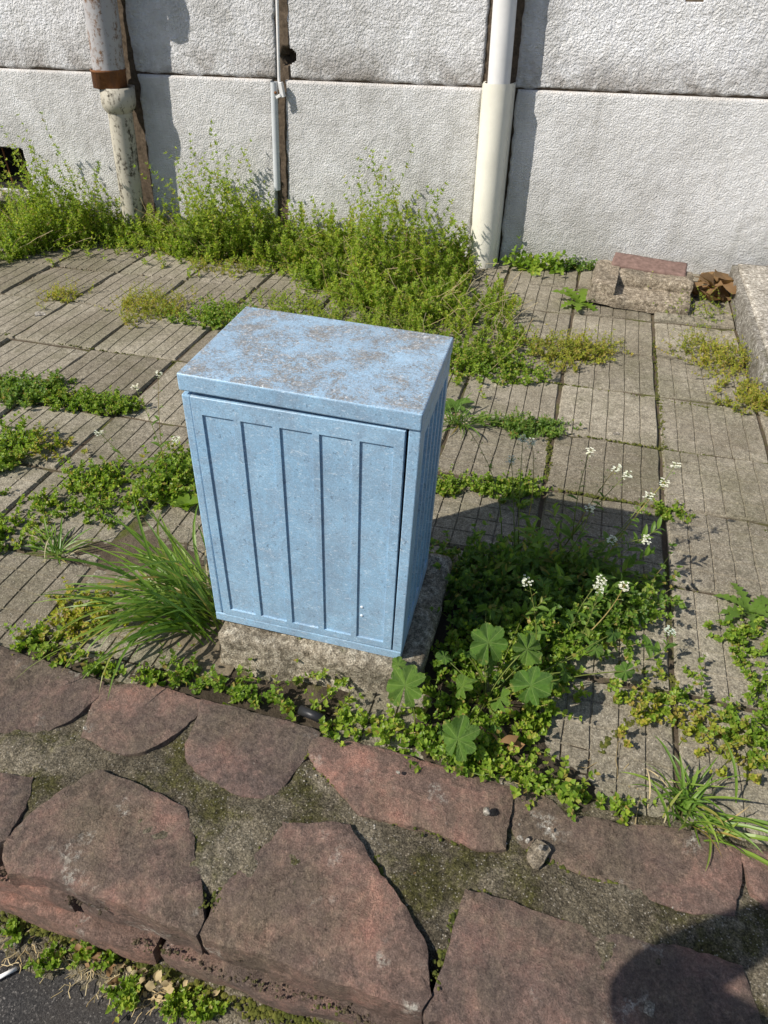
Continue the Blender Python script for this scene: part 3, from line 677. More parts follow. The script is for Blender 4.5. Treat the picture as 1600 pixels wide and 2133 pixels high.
# moss bank at its foot
def bank(a, b):
    t = (b - .33) / .11; p = np.stack([a, b, 0 * a], 1)
    return np.stack([a, b + .012 * fbm(p, 7, 51, 3), -.206 + .035 * np.clip(t + .35 * fbm(p, 10, 52, 4), 0, 1) ** 1.3 + .005 * fbm(p, 60, 53, 2)], 1)
v, q = grid(np.linspace(-3.4, 2.6, 500), np.linspace(.325, .46, 18), bank)
kobj("moss_bank", v, q, m_mortar("moss_bank", .95))

# ------------------------------------------------------------------ concrete footing and blue cabinet
foot = thing("concrete_footing", "rough grey concrete block under the blue cabinet", "concrete block", (-.48, 1.26, 0))
v, f = rock_box((.555, .46, .21), .013, .020, .018, 3, 11)
bulge = np.clip(.04 - v[:, 2], 0, .14); v[:, 1] -= bulge * .35 * (v[:, 1] < 0); v[:, 0] += .02 * (v[:, 0] > 0) * (v[:, 2] < 0)
o = pyobj("block", v + V3(-.008, .045, -.006), f, M['concrete_foot'], foot, True); o.rotation_euler = (0, rad(2.0), rad(1))

cab = thing("utility_cabinet", "weathered blue plastic utility cabinet with ribbed door and scratched lid", "cabinet", (-.768, 1.099, .12))
cab.rotation_euler = (Matrix.Rotation(rad(1.63), 3, 'Z') @ Matrix.Rotation(rad(-.54), 3, 'X') @ Matrix.Rotation(rad(2.38), 3, 'Y')).to_euler()
CW, CD, CH = .504, .355, .7235
def relief(name, w, h, recs, z0, z1, depth, thick, mat, parent, step=.0012, bev=.0015):
    """front plate in local x (width) / z (height), facing -y, with sunk panels"""
    xs = [0, bev]; 
    for a, b in recs: xs += [a, a + step, b - step, b]
    xs += [w - bev, w]; zs = [0, bev, z0, z0 + step, z0 + (z1 - z0) * .5, z1 - step, z1, h - bev, h]
    xs, zs = np.array(xs), np.array(zs)
    X, Z = np.meshgrid(xs, zs, indexing='ij')
    inx = np.zeros_like(X, bool)
    for a, b in recs: inx |= (X >= a + step - 1e-9) & (X <= b - step + 1e-9)
    inz = (Z >= z0 + step - 1e-9) & (Z <= z1 - step + 1e-9)
    rim = (X < 1e-9) | (X > w - 1e-9) | (Z < 1e-9) | (Z > h - 1e-9)
    Y = np.where(inx & inz, depth, 0) + np.where(rim, bev, 0)
    n, m = X.shape; a = np.arange(n * m).reshape(n, m)
    qd = np.stack([a[:-1, :-1], a[1:, :-1], a[1:, 1:], a[:-1, 1:]], -1).reshape(-1, 4)
    co = np.stack([X.ravel(), Y.ravel(), Z.ravel()], 1)
    loop = np.concatenate([a[:, 0], a[-1, 1:], a[-2::-1, -1], a[0, -2:0:-1]]); bk = co[loop].copy(); bk[:, 1] = thick
    L = len(loop); side = np.stack([loop, len(co) + np.arange(L), len(co) + (np.arange(L) + 1) % L, np.roll(loop, -1)], 1)
    me = bpy.data.meshes.new(name); me.from_pydata(np.concatenate([co, bk]).tolist(), [], qd.tolist() + side.tolist() + [list(range(len(co), len(co) + L))]); me.update()
    bm = bmesh.new(); bm.from_mesh(me); bmesh.ops.recalc_face_normals(bm, faces=bm.faces); bm.to_mesh(me); bm.free()
    return link(name, me, mat, parent)
def cbox(name, x0, x1, y0, y1, z0, z1, mat=M['blue'], bev=.002, parent=cab):
    bm = bmesh.new(); box(bm, x0, x1, y0, y1, z0, z1); return bm_obj(name, bm, mat, parent, bevel=bev)
LID0 = .684
cbox("base_plinth", .001, CW - .001, .001, CD, 0, .027, bev=.0025)
cbox("back_panel", .012, CW - .012, CD - .012, CD - .001, .028, LID0 - .002)
cbox("corner_post", .0, .0205, .002, .034, .0285, LID0 - .009, bev=.0035)
cbox("corner_post", CW - .0245, CW, .002, .0245, .0285, LID0 - .002, bev=.0025)
o = cbox("interior_shade", .03, CW - .03, .030, CD - .03, .03, LID0 - .003, M['dark'])  # added black filler, paints the unlit inside behind the door and lid gaps
dw, dh = .4535, .645
rp = []; pw = (dw - .022 * 2 - .0148 * 4) / 5
for k in range(5): rp.append((.022 + k * (pw + .0148), .022 + k * (pw + .0148) + pw))
door = relief("door", dw, dh, rp, .021, dh - .040, .0042, .018, M['blue'], cab)
door.location = (.0245, -.001, .0305); door.rotation_euler = (0, rad(-.35), 0)
for k, (px_, pz_) in enumerate(((rp[4][0] + .012, .128), (rp[4][0] + .012, .098))):      # two rivets
    bm = bmesh.new(); bmesh.ops.create_uvsphere(bm, u_segments=10, v_segments=6, radius=.0042)
    o = bm_obj("rivet", bm, m_plain("rivet_white", (.62, .68, .74), .5), door, True); o.location = (px_, .0040, pz_); o.scale = (1, .5, 1)
sw = CD - .030
rs = []; pw2 = (sw - .030 * 2 - .013 * 4) / 5
for k in range(5): rs.append((.030 + k * (pw2 + .013), .030 + k * (pw2 + .013) + pw2))
side = relief("side_panel", sw, .650, rs, .030, .615, .0055, .014, M['blue'], cab)
side.location = (CW - .0005, .0255, .0285); side.rotation_euler = (0, 0, rad(90))
side = relief("side_panel", CD - .037, .650, [(a, b - .004) for a, b in rs], .030, .615, .0055, .014, M['blue'], cab)
side.location = (.0005, CD - .0025, .0285); side.rotation_euler = (0, 0, rad(-90))
# lid: thin worn top on a blue rim
bm = bmesh.new(); box(bm, -.001, CW + .001, -.003, CD + .002, 0, CH - LID0)
bmesh.ops.bevel(bm, geom=list(bm.edges), offset=.004, segments=3, affect='EDGES', profile=.5)
bmesh.ops.recalc_face_normals(bm, faces=bm.faces)
me = bpy.data.meshes.new("lid"); bm.to_mesh(me); bm.free(); me.materials.append(M['blue']); me.materials.append(M['blue_worn'])
for p in me.polygons:
    if p.normal.z > .95: p.material_index = 1
lid = link("lid", me, None, cab); lid.location = (0, 0, LID0 + .002); lid.rotation_euler = (rad(.0), rad(.30), 0)

# ------------------------------------------------------------------ loose masonry by the wall
cb = thing("concrete_chunk", "broken L-shaped concrete chunk lying against the wall, right of the white pipe", "concrete block", (.35, 3.98, .02))
parts = [((.52, .36, .058), (0, -.01, .029)), ((.50, .19, .062), (.012, .075, .084)), ((.13, .345, .060), (-.19, -.012, .083))]
vv, ff, n0 = [], [], 0
for k, (d_, c_) in enumerate(parts):
    v, f = rock_box(d_, .014, .008, .010, 20 + k, 17); vv.append(v + np.array(c_)); ff += [[i + n0 for i in q_] for q_ in f]; n0 += len(v)
o = pyobj("chunk", np.concatenate(vv), ff, M['concrete_warm'], cb, True); crisp(o); o.rotation_euler = (rad(1), rad(2), rad(-3))
v, f = rock_box((.40, .15, .026), .014, .005, .005, 28, 18)
o = tag(pyobj("brick", v, f, M['brick'], None, True), "flat reddish brick resting on the concrete chunk", "brick")
o.location = (.385, 4.13, .146); o.rotation_euler = (rad(8), rad(3), rad(-4))
kb = thing("concrete_curb", "raised pale concrete curb at the right edge beside the wall", "curb", (1.1, 3.65, 0))
v, f = rock_box((.58, 1.34, .26), .03, .014, .006, 33, 12); pyobj("curb_block", v + V3(.03, .02, -.0), f, M['concrete'], kb, True)
v, f = rock_box((.56, 1.30, .02), .025, .008, .004, 34, 12); pyobj("render_cap", v + V3(.045, .02, .132), f, M['concrete_pale'], kb, True)

# ------------------------------------------------------------------ soil lying over the slabs
def soil_patch(label, poly, thick, seed, mat='soil_dark', soft=.07, sc=14):
    poly = np.array(poly, float); lo, hi = poly.min(0) - .05, poly.max(0) + .05
    def fn(a, b):
        P_ = np.stack([a, b], 1); ins = np.zeros(len(P_), bool); d = np.full(len(P_), 9.)
        for p1, p2 in zip(poly, np.roll(poly, -1, 0)):
            ins ^= ((p1[1] > b) != (p2[1] > b)) & (a < (p2[0] - p1[0]) * (b - p1[1]) / (p2[1] - p1[1] + 1e-12) + p1[0])
            e = p2 - p1; t = np.clip(((P_ - p1) @ e) / (e @ e), 0, 1); d = np.minimum(d, np.linalg.norm(P_ - p1 - t[:, None] * e, axis=1))
        sd = np.where(ins, d, -d); p3 = np.stack([a, b, 0 * a + seed], 1)
        near = np.clip((b - 3.3) / 1.1, 0, 1) * np.clip((a + .5) / 1.2, 0, 1)
        z = thick * (np.clip(sd / soft, -1.2, 1) + .9 * fbm(p3, sc, seed, 4) + .25 * fbm(p3, 70, seed + 3, 2)) + .05 * near - .0025
        return np.stack([a, b, np.maximum(z, -.03)], 1)
    n = lambda k: int((hi[k] - lo[k]) / .011) + 2
    v, q = grid(np.linspace(lo[0], hi[0], n(0)), np.linspace(lo[1], hi[1], n(1)), fn)
    keep = v[q][:, :, 2].max(1) > -.02
    return tag(obj("soil", v, q[keep], M[mat], None, True), label, "soil", None, 'stuff')
soil_patch("dark soil heap on the slabs left of the grass clump", [(-1.605, 1.329), (-1.553, 1.459), (-1.365, 1.511), (-1.191, 1.494), (-1.009, 1.446), (-0.929, 1.387), (-1.097, 1.329), (-1.289, 1.310), (-1.478, 1.281)], .006, 5, 'soil', .07, 26)
soil_patch("dark bare soil beside the concrete footing", [(-0.210, 0.932), (-0.235, 1.400), (-0.171, 1.478), (-0.097, 1.380), (-0.076, 1.175), (0.048, 1.087), (0.170, 1.037), (0.243, 0.895), (0.047, 0.918)], .012, 7)
soil_patch("dark soil along the back edge of the kerb wall, left half", [(-1.651, 0.987), (-1.303, 0.980), (-1.011, 0.974), (-0.759, 1.011), (-0.697, 0.941), (-0.453, 0.920), (-0.443, 0.894), (-0.903, 0.914), (-1.582, 0.912)], .008, 9)
soil_patch("soil washed over the slabs under the grass clump", [(-1.313, 1.269), (-1.086, 1.310), (-0.901, 1.297), (-0.762, 1.018), (-0.915, 1.009), (-1.062, 1.056)], .004, 11, 'soil_dry', .1, 30)

# ------------------------------------------------------------------ plants
def unit(a): return a / np.maximum(np.linalg.norm(a, axis=-1, keepdims=True), 1e-9)
LEAF2_V = V3((0, 0, 0), (.20, .45, .05), (0, 1, -.05), (-.20, .45, .05)); LEAF2_F = np.array([(0, 1, 2), (0, 2, 3)])
OVAL_V = V3((0, 0, 0), (.30, .30, .07), (.33, .60, .06), (0, 1, -.10), (-.33, .60, .06), (-.30, .30, .07), (0, .5, -.02))
OVAL_F = np.array([(0, 1, 6), (1, 2, 6), (2, 3, 6), (3, 4, 6), (4, 5, 6), (5, 0, 6)])
def lance_t(n=5, w=.14, droop=.35, wave=0.0):
    v, f = [], []
    for i in range(n + 1):
        t = i / n; ww = w * (math.sin(math.pi * min(1, t * .92 + .08)) ** .8) * (1 + wave * (1 if i % 2 else -1)); z = .12 * t - droop * t * t
        v += [(-ww, t * (1 - .15 * t), z + ww * .35), (0, t * (1 - .15 * t), z), (ww, t * (1 - .15 * t), z + ww * .35)]
        if i:
            a = 3 * i - 3; f += [(a, a + 1, a + 4, a + 3), (a + 1, a + 2, a + 5, a + 4)]
    f = np.array(f); return np.array(v), np.concatenate([f[:, [0, 1, 2]], f[:, [0, 2, 3]]])
LANCE_V, LANCE_F = lance_t(); LOBE_V, LOBE_F = lance_t(11, .095, .40, .5)
def gz(u, v):                                 # walking level for plants
    return earth(np.asarray(u), np.asarray(v)) + .006
def stems_from(base, length, lean, az, S=7, wob=.03, droop=.15):
    N = len(base); t = np.linspace(0, 1, S)[None, :, None]
    d = np.stack([np.cos(az) * np.sin(lean), np.sin(az) * np.sin(lean), np.cos(lean)], 1)[:, None]
    side = np.stack([np.cos(az), np.sin(az), 0 * az], 1)[:, None]
    p = base[:, None] + d * t * length[:, None, None]
    p = p + side * (t ** 2) * (droop * length)[:, None, None] - V3(0, 0, 1) * (t ** 2) * (droop * .5 * length)[:, None, None]
    ph = R.uniform(0, 6.28, (N, 1, 2)); w = np.sin(t * R.uniform(4, 9, (N, 1, 1)) + ph) - np.sin(ph)
    p[..., :2] += w * (wob * length)[:, None, None]
    return p
def along(p, t):
    """points and tangents on stems p (N,S,3) at t (N,K) in 0..1"""
    N, S, _ = p.shape; x = t * (S - 1); i = np.clip(np.floor(x).astype(int), 0, S - 2); f = (x - i)[..., None]
    n = np.arange(N)[:, None]; a, b = p[n, i], p[n, i + 1]
    return a * (1 - f) + b * f, unit(b - a)
def leafy(soL, soS, base, length, lean, az, nodes, per, leaf, tv=LEAF2_V, tf=LEAF2_F, t0=.1, spread=(.5, 1.2), r=.0012, wob=.03, droop=.15, S=7, up=.0):
    p = stems_from(base, length, lean, az, S, wob, droop); N = len(base)
    soS.tubes(p, np.repeat((r * np.linspace(1, .5, S))[None], N, 0))
    t = np.clip(np.linspace(t0, 1, nodes)[None] + R.uniform(-.03, .03, (N, nodes)), 0, 1)
    P, T = along(p, t)
    P = np.repeat(P.reshape(-1, 3), per, 0); T = np.repeat(T.reshape(-1, 3), per, 0)
    a0 = np.repeat(R.uniform(0, 6.28, N * nodes), per) + np.tile(np.arange(per) * 6.283 / per, N * nodes) + R.uniform(-.3, .3, len(P))
    ref = unit(np.cross(T, V3(.3, .9, .2))); bi = np.cross(T, ref)
    rad_ = np.cos(a0)[:, None] * ref + np.sin(a0)[:, None] * bi
    k = R.uniform(*spread, len(P))[:, None]
    d = unit(rad_ * k + T * (.9 - .35 * k) + V3(0, 0, up))
    nrm = unit(T * .6 + V3(-.3, -.3, .8) + R.normal(0, .3, (len(P), 3)))
    sz = leaf * R.uniform(.6, 1.25, len(P)) * np.repeat(np.tile(np.linspace(1.1, .7, nodes), N), per)
    soL.inst(tv, tf, P, d, nrm, sz)
    return p
def in_poly(n, poly):
    poly = np.array(poly, float); lo, hi = poly.min(0), poly.max(0); out = []
    while len(out) < n:
        g = R.uniform(lo, hi, (n * 3, 2)); ins = np.zeros(len(g), bool)
        for (x1, y1), (x2, y2) in zip(poly, np.roll(poly, -1, 0)):
            ins ^= ((y1 > g[:, 1]) != (y2 > g[:, 1])) & (g[:, 0] < (x2 - x1) * (g[:, 1] - y1) / (y2 - y1 + 1e-12) + x1)
        out += list(g[ins])
    return np.array(out[:n])
def disc(n, c, ru, rv, pw=.6):
    a = R.uniform(0, 6.283, n); q = R.uniform(0, 1, n) ** pw
    w = 1 + .3 * np.sin(3 * a + c[0] * 9) + .2 * np.sin(5 * a + c[1] * 7)
    return np.stack([c[0] + ru * q * w * np.cos(a), c[1] + rv * q * w * np.sin(a)], 1)
def base3(uv): return np.column_stack([uv, gz(uv[:, 0], uv[:, 1])])
def finish(name, label, cat, loc, L, S, mats, group=None, extra=()):
    t = thing(name, label, cat, loc, group)
    for s_ in (L, S):
        if s_.v: s_.v = [np.concatenate(s_.v) - np.array(loc)]; s_.f = [np.concatenate(s_.f)]
    L.obj("leaves", mats[0], t, False, 'stuff'); S.obj("stems", mats[1], t, False, 'stuff')
    for nm, so, mt in extra:
        if so.v:
            so.v = [np.concatenate(so.v) - np.array(loc)]; so.f = [np.concatenate(so.f)]; so.obj(nm, mt, t, False, 'stuff')
    return t

# tall straggling weeds along the wall: (u0, u1, front edge v, height at both ends and crest, stems, label)
def wallweed(poly, hfun, n, nlow, label, mats=('weed', 'stem'), leaf=.027):
    L, S = Soup(), Soup()
    uv = in_poly(n, poly); h = hfun(uv[:, 0], uv[:, 1]) * R.uniform(.25, 1.12, n) ** 1.0
    leafy(L, S, base3(uv), h, R.uniform(.0, .30, n), R.uniform(-2.6, -.5, n), 14, 6, leaf, t0=.12, wob=.07, r=.0014)
    nlow = int(nlow * .68); uv = in_poly(nlow, poly); uv[:, 1] -= np.abs(R.normal(0, .13, nlow)) * (R.uniform(0, 1, nlow) < .4); uv[:, 0] += R.normal(0, .04, nlow); hl = R.uniform(.05, .17, nlow)
    leafy(L, S, base3(uv), hl, R.uniform(.1, 1.0, nlow), R.uniform(0, 6.28, nlow), 6, 4, leaf * .95, t0=.1, wob=.08, r=.001)
    uv = in_poly(n // 3, poly); D = Soup(); p = stems_from(base3(uv), R.uniform(.1, .35, len(uv)), R.uniform(.2, 1.1, len(uv)), R.uniform(0, 6.28, len(uv)), 5, .06, .3)
    D.tubes(p, np.full(p.shape[:2], .0012))
    c_ = np.array(poly).mean(0)
    return finish("weed_clump", label, "weeds", (c_[0], c_[1], 0), L, S, (M[mats[0]], M[mats[1]]), "weeds along the white wall", [("dry_stalks", D, M['straw'])])
def crest(*pk):
    def f(u, v):
        h = np.full(len(u), .16)
        for c_, w_, a_ in pk: h = np.maximum(h, a_ * np.exp(-((u - c_) / w_) ** 2) * np.clip(.35 + .75 * (v - 3.7) / .6, .25, 1))
        return h
    return f
wallweed([(-4.7, 4.36), (-4.7, 3.5), (-3.9, 3.3), (-3.42, 3.45), (-3.36, 3.8), (-3.55, 4.36)], crest((-4.1, .5, .40), (-3.7, .25, .45)), 260, 520, "green weeds at the left edge in front of the black vent")
wallweed([(-3.75, 4.37), (-3.42, 3.55), (-3.32, 3.80), (-3.0, 4.0), (-2.95, 4.34)], crest((-3.42, .20, 0.80), (-3.15, .14, .56)), 230, 420, "tall weed clump just left of the rusty downpipe")
wallweed([(-3.02, 4.24), (-3.0, 4.02), (-2.68, 4.08), (-2.5, 4.0), (-2.45, 4.36), (-2.75, 4.36)], crest((-2.75, .2, .24)), 130, 420, "low bright weeds at the foot of the rusty downpipe")
wallweed([(-2.5, 4.37), (-2.52, 3.98), (-2.34, 3.90), (-1.97, 3.95), (-1.85, 4.36)], crest((-2.23, .16, 0.83), (-2.0, .18, .50)), 250, 420, "tall weed clump between rusty downpipe and thin conduit")
wallweed([(-1.88, 4.37), (-2.0, 3.93), (-1.68, 3.88), (-1.36, 3.62), (-1.30, 4.37)], crest((-1.7, .3, .36), (-1.45, .2, .38)), 190, 420, "weeds right of the thin conduit, shorter than their neighbours")
wallweed([(-1.34, 4.37), (-1.36, 3.62), (-.98, 3.36), (-.68, 3.26), (-.58, 3.6), (-.60, 4.2), (-.70, 4.36)], crest((-1.13, .22, 0.74), (-.90, .16, .56), (-.75, .15, .40)), 330, 470, "thick tall weeds just left of the white pipe")
wallweed([(-1.0, 3.42), (-.98, 3.15), (-.55, 2.85), (-.25, 2.88), (-.2, 3.3), (-.42, 3.9), (-.6, 3.6)], crest((-.5, .5, .20)), 110, 230, "sprawling weeds behind the cabinet's right corner", leaf=.02)

# low patches in the paving joints
def patch(label, c_, ru, rv, n, h=(.04, .10), leaf=.014, mat='chick', nodes=6, per=4, oval=True, name="weed_patch", group="weed patches between the slabs", pts=None):
    L, S = Soup(), Soup(); uv = disc(int(n * .72), c_, ru * 1.05, rv * 1.05) if pts is None else pts
    leafy(L, S, base3(uv), R.uniform(*h, len(uv)), R.uniform(.1, 1.15, len(uv)), R.uniform(0, 6.28, len(uv)), nodes, per, leaf, OVAL_V if oval else LEAF2_V, OVAL_F if oval else LEAF2_F, .15, wob=.08, r=.0011, up=.15)
    return finish(name, label, "weeds", (c_[0], c_[1], 0), L, S, (M[mat], M['stem']), group)
def G2(*a): return a
patch("small yellowish weed tuft alone on the slabs at far left", (-2.729, 3.168), .11, .10, 60, (.04, .11), .016, 'weed2', oval=False)
patch("round yellow-green weed cushion, larger of two behind the cabinet's left", (-2.169, 3.149), .20, .17, 230, (.05, .13), .016, 'weed2', oval=False)
patch("green weed cushion touching the cabinet lid's back left corner", (-1.763, 3.111), .19, .13, 210, (.05, .12), .015, 'chick')
patch("loose weeds behind the middle of the cabinet lid", (-1.379, 3.334), .30, .20, 230, (.04, .12), .016, 'weed', oval=False)
patch("loose weeds behind the right half of the cabinet lid", (-0.916, 3.211), .26, .18, 200, (.04, .12), .016, 'weed', oval=False)
patch("sparse weeds on bare slabs below the thin conduit", (-2.035, 3.833), .30, .14, 120, (.03, .09), .014, 'weed2', oval=False)
patch("brownish dried weeds in front of the wall weeds", (-1.727, 4.005), .16, .12, 90, (.03, .08), .014, 'weed2', oval=False)
def line(a, b, n, s):
    a, b = np.array(a), np.array(b); return a + (b - a) * R.uniform(0, 1, (n, 1)) + R.normal(0, s, (n, 2))
patch("dark green mat along the slab joint, left end", (-2.268, 2.203), .2, .1, 0, (.04, .09), .017, 'lush', pts=disc(190, (-2.241, 2.184), .19, .10))
patch("narrow green mat along the slab joint pointing at the cabinet", (-1.892, 2.164), .2, .1, 0, (.03, .07), .014, 'chick', pts=line((-2.083, 2.167), (-1.720, 2.183), 240, .030))
patch("bright weeds cut by the left picture edge", (-2.009, 1.754), .14, .17, 190, (.05, .12), .018, 'chick')
patch("scattered pale seedlings beside the left slab joint", (-1.863, 1.847), .12, .10, 26, (.03, .09), .013, 'weed2')
patch("green weed mat in the joint left of the cabinet", (-1.546, 1.689), .11, .09, 110, (.04, .09), .016, 'chick')
patch("leafy weeds hugging the cabinet's left side", (-1.278, 1.748), .13, .15, 170, (.05, .13), .018, 'chick')
patch("sparse weeds trailing to the dark soil heap", (-1.561, 1.524), .20, .06, 90, (.03, .07), .014, 'chick')
patch("small weeds at the left edge by the soil heap", (-1.659, 1.352), .13, .07, 80, (.03, .08), .015, 'chick')
patch("weeds in the slab joint under the grass clump", (-1.222, 1.087), .10, .10, 90, (.03, .08), .014, 'weed2')
patch("green tuft beside the cabinet's lower right edge", (-0.327, 1.987), .06, .05, 60, (.03, .07), .012, 'chick')
patch("low weeds in the joint right of the cabinet", (-0.135, 2.029), .15, .06, 130, (.03, .07), .014, 'chick')
patch("dark green mat in the joint right of the cabinet top", (-0.082, 2.476), .16, .06, 150, (.03, .07), .018, 'lush', oval=False)
patch("dense weeds behind the cabinet's right lid corner", (-0.335, 2.962), .24, .18, 260, (.04, .11), .015, 'chick')
patch("round green-yellow weed tuft on a slab corner, right half", (0.033, 3.192), .17, .13, 240, (.05, .13), .017, 'weed2', oval=False)
patch("thin dry weeds fanning from the round tuft", (0.185, 3.315), .16, .06, 40, (.04, .09), .012, 'weed2', oval=False)
patch("orange-yellow weeds beside the concrete curb", (0.704, 3.336), .17, .16, 170, (.05, .16), .016, 'weed2', oval=False)
patch("yellowish weeds at the right edge below the curb", (0.847, 2.966), .15, .13, 190, (.05, .12), .016, 'weed2', oval=False)
patch("thin weeds growing in front of the dead leaves", (0.651, 3.832), .25, .10, 46, (.06, .2), .012, 'weed', oval=False)
patch("small green sprouts in the corner joint right of the shadow", (0.452, 2.042), .05, .05, 50, (.02, .05), .011, 'chick')
patch("leafy weeds at the right edge below the dandelion", (0.631, 1.517), .10, .07, 48, (.03, .08), .015, 'chick')
patch("sparse weeds on the slab in front of the mallow, right", (0.417, 1.265), .13, .09, 38, (.03, .08), .014, 'chick')
patch("half-dry straggling weeds between foreground slabs at right", (0.475, 1.163), .17, .10, 52, (.03, .08), .014, 'weed2')
patch("green weeds at the right edge above the stone kerb", (0.619, 1.175), .07, .06, 40, (.03, .08), .015, 'chick')
patch("weeds in the joint at the right edge, mid slabs", (0.653, 1.346), .04, .10, 40, (.03, .07), .013, 'chick')
# the overgrown corner right of the cabinet
CORNER = [(-0.284, 1.624), (-0.207, 1.669), (-0.048, 1.632), (0.142, 1.662), (0.300, 1.640), (0.404, 1.648), (0.382, 1.591), (0.234, 1.491), (0.143, 1.427), (-0.088, 1.326), (-0.187, 1.374), (-0.232, 1.525)]
LOW = [(-0.172, 1.267), (-0.084, 1.383), (0.060, 1.442), (0.211, 1.409), (0.191, 1.282), (0.173, 1.167), (0.114, 1.022), (-0.014, 0.946), (-0.121, 0.956), (-0.184, 1.023), (-0.173, 1.117)]
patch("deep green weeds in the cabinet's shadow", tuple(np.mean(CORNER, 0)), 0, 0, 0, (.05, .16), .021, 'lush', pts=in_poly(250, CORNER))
patch("bright chickweed in front of the shaded weeds", (0.105, 1.398), 0, 0, 0, (.06, .14), .019, 'chick', pts=in_poly(150, [(0.007, 1.428), (0.166, 1.491), (0.395, 1.575), (0.301, 1.453), (0.163, 1.325), (0.080, 1.251), (-0.003, 1.296)]))
patch("chickweed under the mallow leaves", (-0.016, 1.114), 0, 0, 0, (.04, .10), .018, 'chick', pts=in_poly(200, LOW))
patch("thin chickweed on the face of the concrete footing", (-0.465, 1.100), .06, .03, 26, (.06, .14), .015, 'chick')
L, S = Soup(), Soup(); seg = [(-1.383, 0.962), (-1.061, 0.938), (-0.717, 0.954), (-0.446, 0.936), (-0.186, 0.932), (0.047, 0.918), (0.191, 0.892), (0.336, 0.892)]
for (a, b), n_ in zip(zip(seg, seg[1:]), (28, 32, 22, 30, 46, 26, 9)):
    uv = line(a, b, n_, .016) + V3(0, .02)
    leafy(L, S, base3(uv), R.uniform(.03, .09, n_), R.uniform(.2, 1.1, n_), R.uniform(0, 6.28, n_), 5, 3, .018, OVAL_V, OVAL_F, .15, wob=.08, up=.15)
cw = L.obj("chickweed", M['chick']); tag(cw, "chickweed strip growing along the back edge of the stone kerb", "weeds", None, 'stuff')
cs = S.obj("stems", M['stem'], cw); cs['kind'] = 'stuff'

# grasses
def blades(so, base, n, length, w, az, lean, S=10, spread=.05, droop=1.0, sx=1.0):
    t = np.linspace(0, 1, S)
    for i in range(n):
        l = length * R.uniform(.5, 1.1); a = az[0] + R.uniform(-1, 1) * az[1]; le = lean[0] + R.uniform(-1, 1) * lean[1]
        b = np.array([base[0] + R.normal(0, spread * sx), base[1] + R.normal(0, spread), base[2]])
        ang = le + droop * R.uniform(.5, 1.3) * t ** 1.5 * 1.35
        dl = l / (S - 1); hx = np.concatenate([[0], np.cumsum(np.sin(ang[:-1]) * dl)]); hz = np.concatenate([[0], np.cumsum(np.cos(ang[:-1]) * dl)])
        aa = a + R.normal(0, .25) * t
        c_ = np.stack([b[0] + hx * np.cos(aa), b[1] + hx * np.sin(aa), np.maximum(b[2] + hz, .006 + .0 * t)], 1)
        sd = np.stack([-np.sin(aa), np.cos(aa), 0 * t], 1); tw = R.uniform(-.6, .6); sd = sd * math.cos(tw) + V3(0, 0, 1) * math.sin(tw)
        ww = (w * R.uniform(.7, 1.2) * np.clip((1 - t) * 3, 0, 1) ** .7 * np.clip(.55 + t * 2, 0, 1))[:, None]
        v = np.concatenate([c_ - sd * ww, c_ - V3(0, 0, 1) * ww * .35, c_ + sd * ww]); k = np.arange(S - 1)
        so.add(v, np.concatenate([np.stack([k, k + 1, S + k + 1, S + k], 1), np.stack([S + k, S + k + 1, 2 * S + k + 1, 2 * S + k], 1)]))
def grass(label, base, mat='grass', group="grass tufts", sets=()):
    L = Soup(); D = Soup()
    for k in sets: blades(L, base, *k[:5], **k[5])
    blades(D, base, max(4, sets[0][0] // 10), sets[0][1] * .7, sets[0][2] * .7, (sets[0][3][0], 1.5), (.6, .5), spread=.04)
    return finish("grass_tuft", label, "grass", tuple(base), L, Soup(), (M[mat], M['stem']), group, [("dry_blades", D, M['straw'])])
gb = (-0.840, 1.174)
grass("large clump of long arching grass at the cabinet's lower left", (gb[0] - .02, gb[1] + .03, .0), sets=[
    (58, .38, .0044, (math.pi * 1.08, .6), (.8, .35), dict(spread=.045, droop=.75)),
    (42, .46, .0048, (math.pi * 1.24, .5), (.6, .3), dict(spread=.045, droop=1.1)),
    (34, .34, .0042, (math.pi * .9, .45), (.45, .3), dict(spread=.05, droop=.8)),
    (10, .34, .0048, (math.pi * 1.42, .35), (.8, .3), dict(spread=.05, droop=1.0))])
g2 = (-1.448, 1.313)
grass("small grass tuft beside the dark soil heap at left", (*g2, 0), sets=[(34, .15, .0026, (1.5, 3.1), (.9, .3), dict(spread=.012, droop=.6))])
g3 = (0.451, 0.952)
grass("grass tuft behind the stone kerb at the right", (*g3, 0), sets=[(60, .14, .003, (1.2, 3.1), (.75, .35), dict(spread=.03, droop=.7)), (7, .27, .0046, (-.15, .45), (1.05, .2), dict(spread=.03, droop=.55))])
g4 = (-0.123, 4.633)
grass("thin grass tuft against the wall right of the white pipe", (*g4, .02), sets=[(40, .20, .003, (0.2, 2.4), (.5, .35), dict(spread=.05, droop=.6))])
g5 = (-0.359, 2.429)
grass("narrow-leaved tuft behind the cabinet's right edge", (*g5, 0), 'lush', sets=[(46, .17, .0035, (0, 3.1), (.75, .35), dict(spread=.02, droop=.8))])

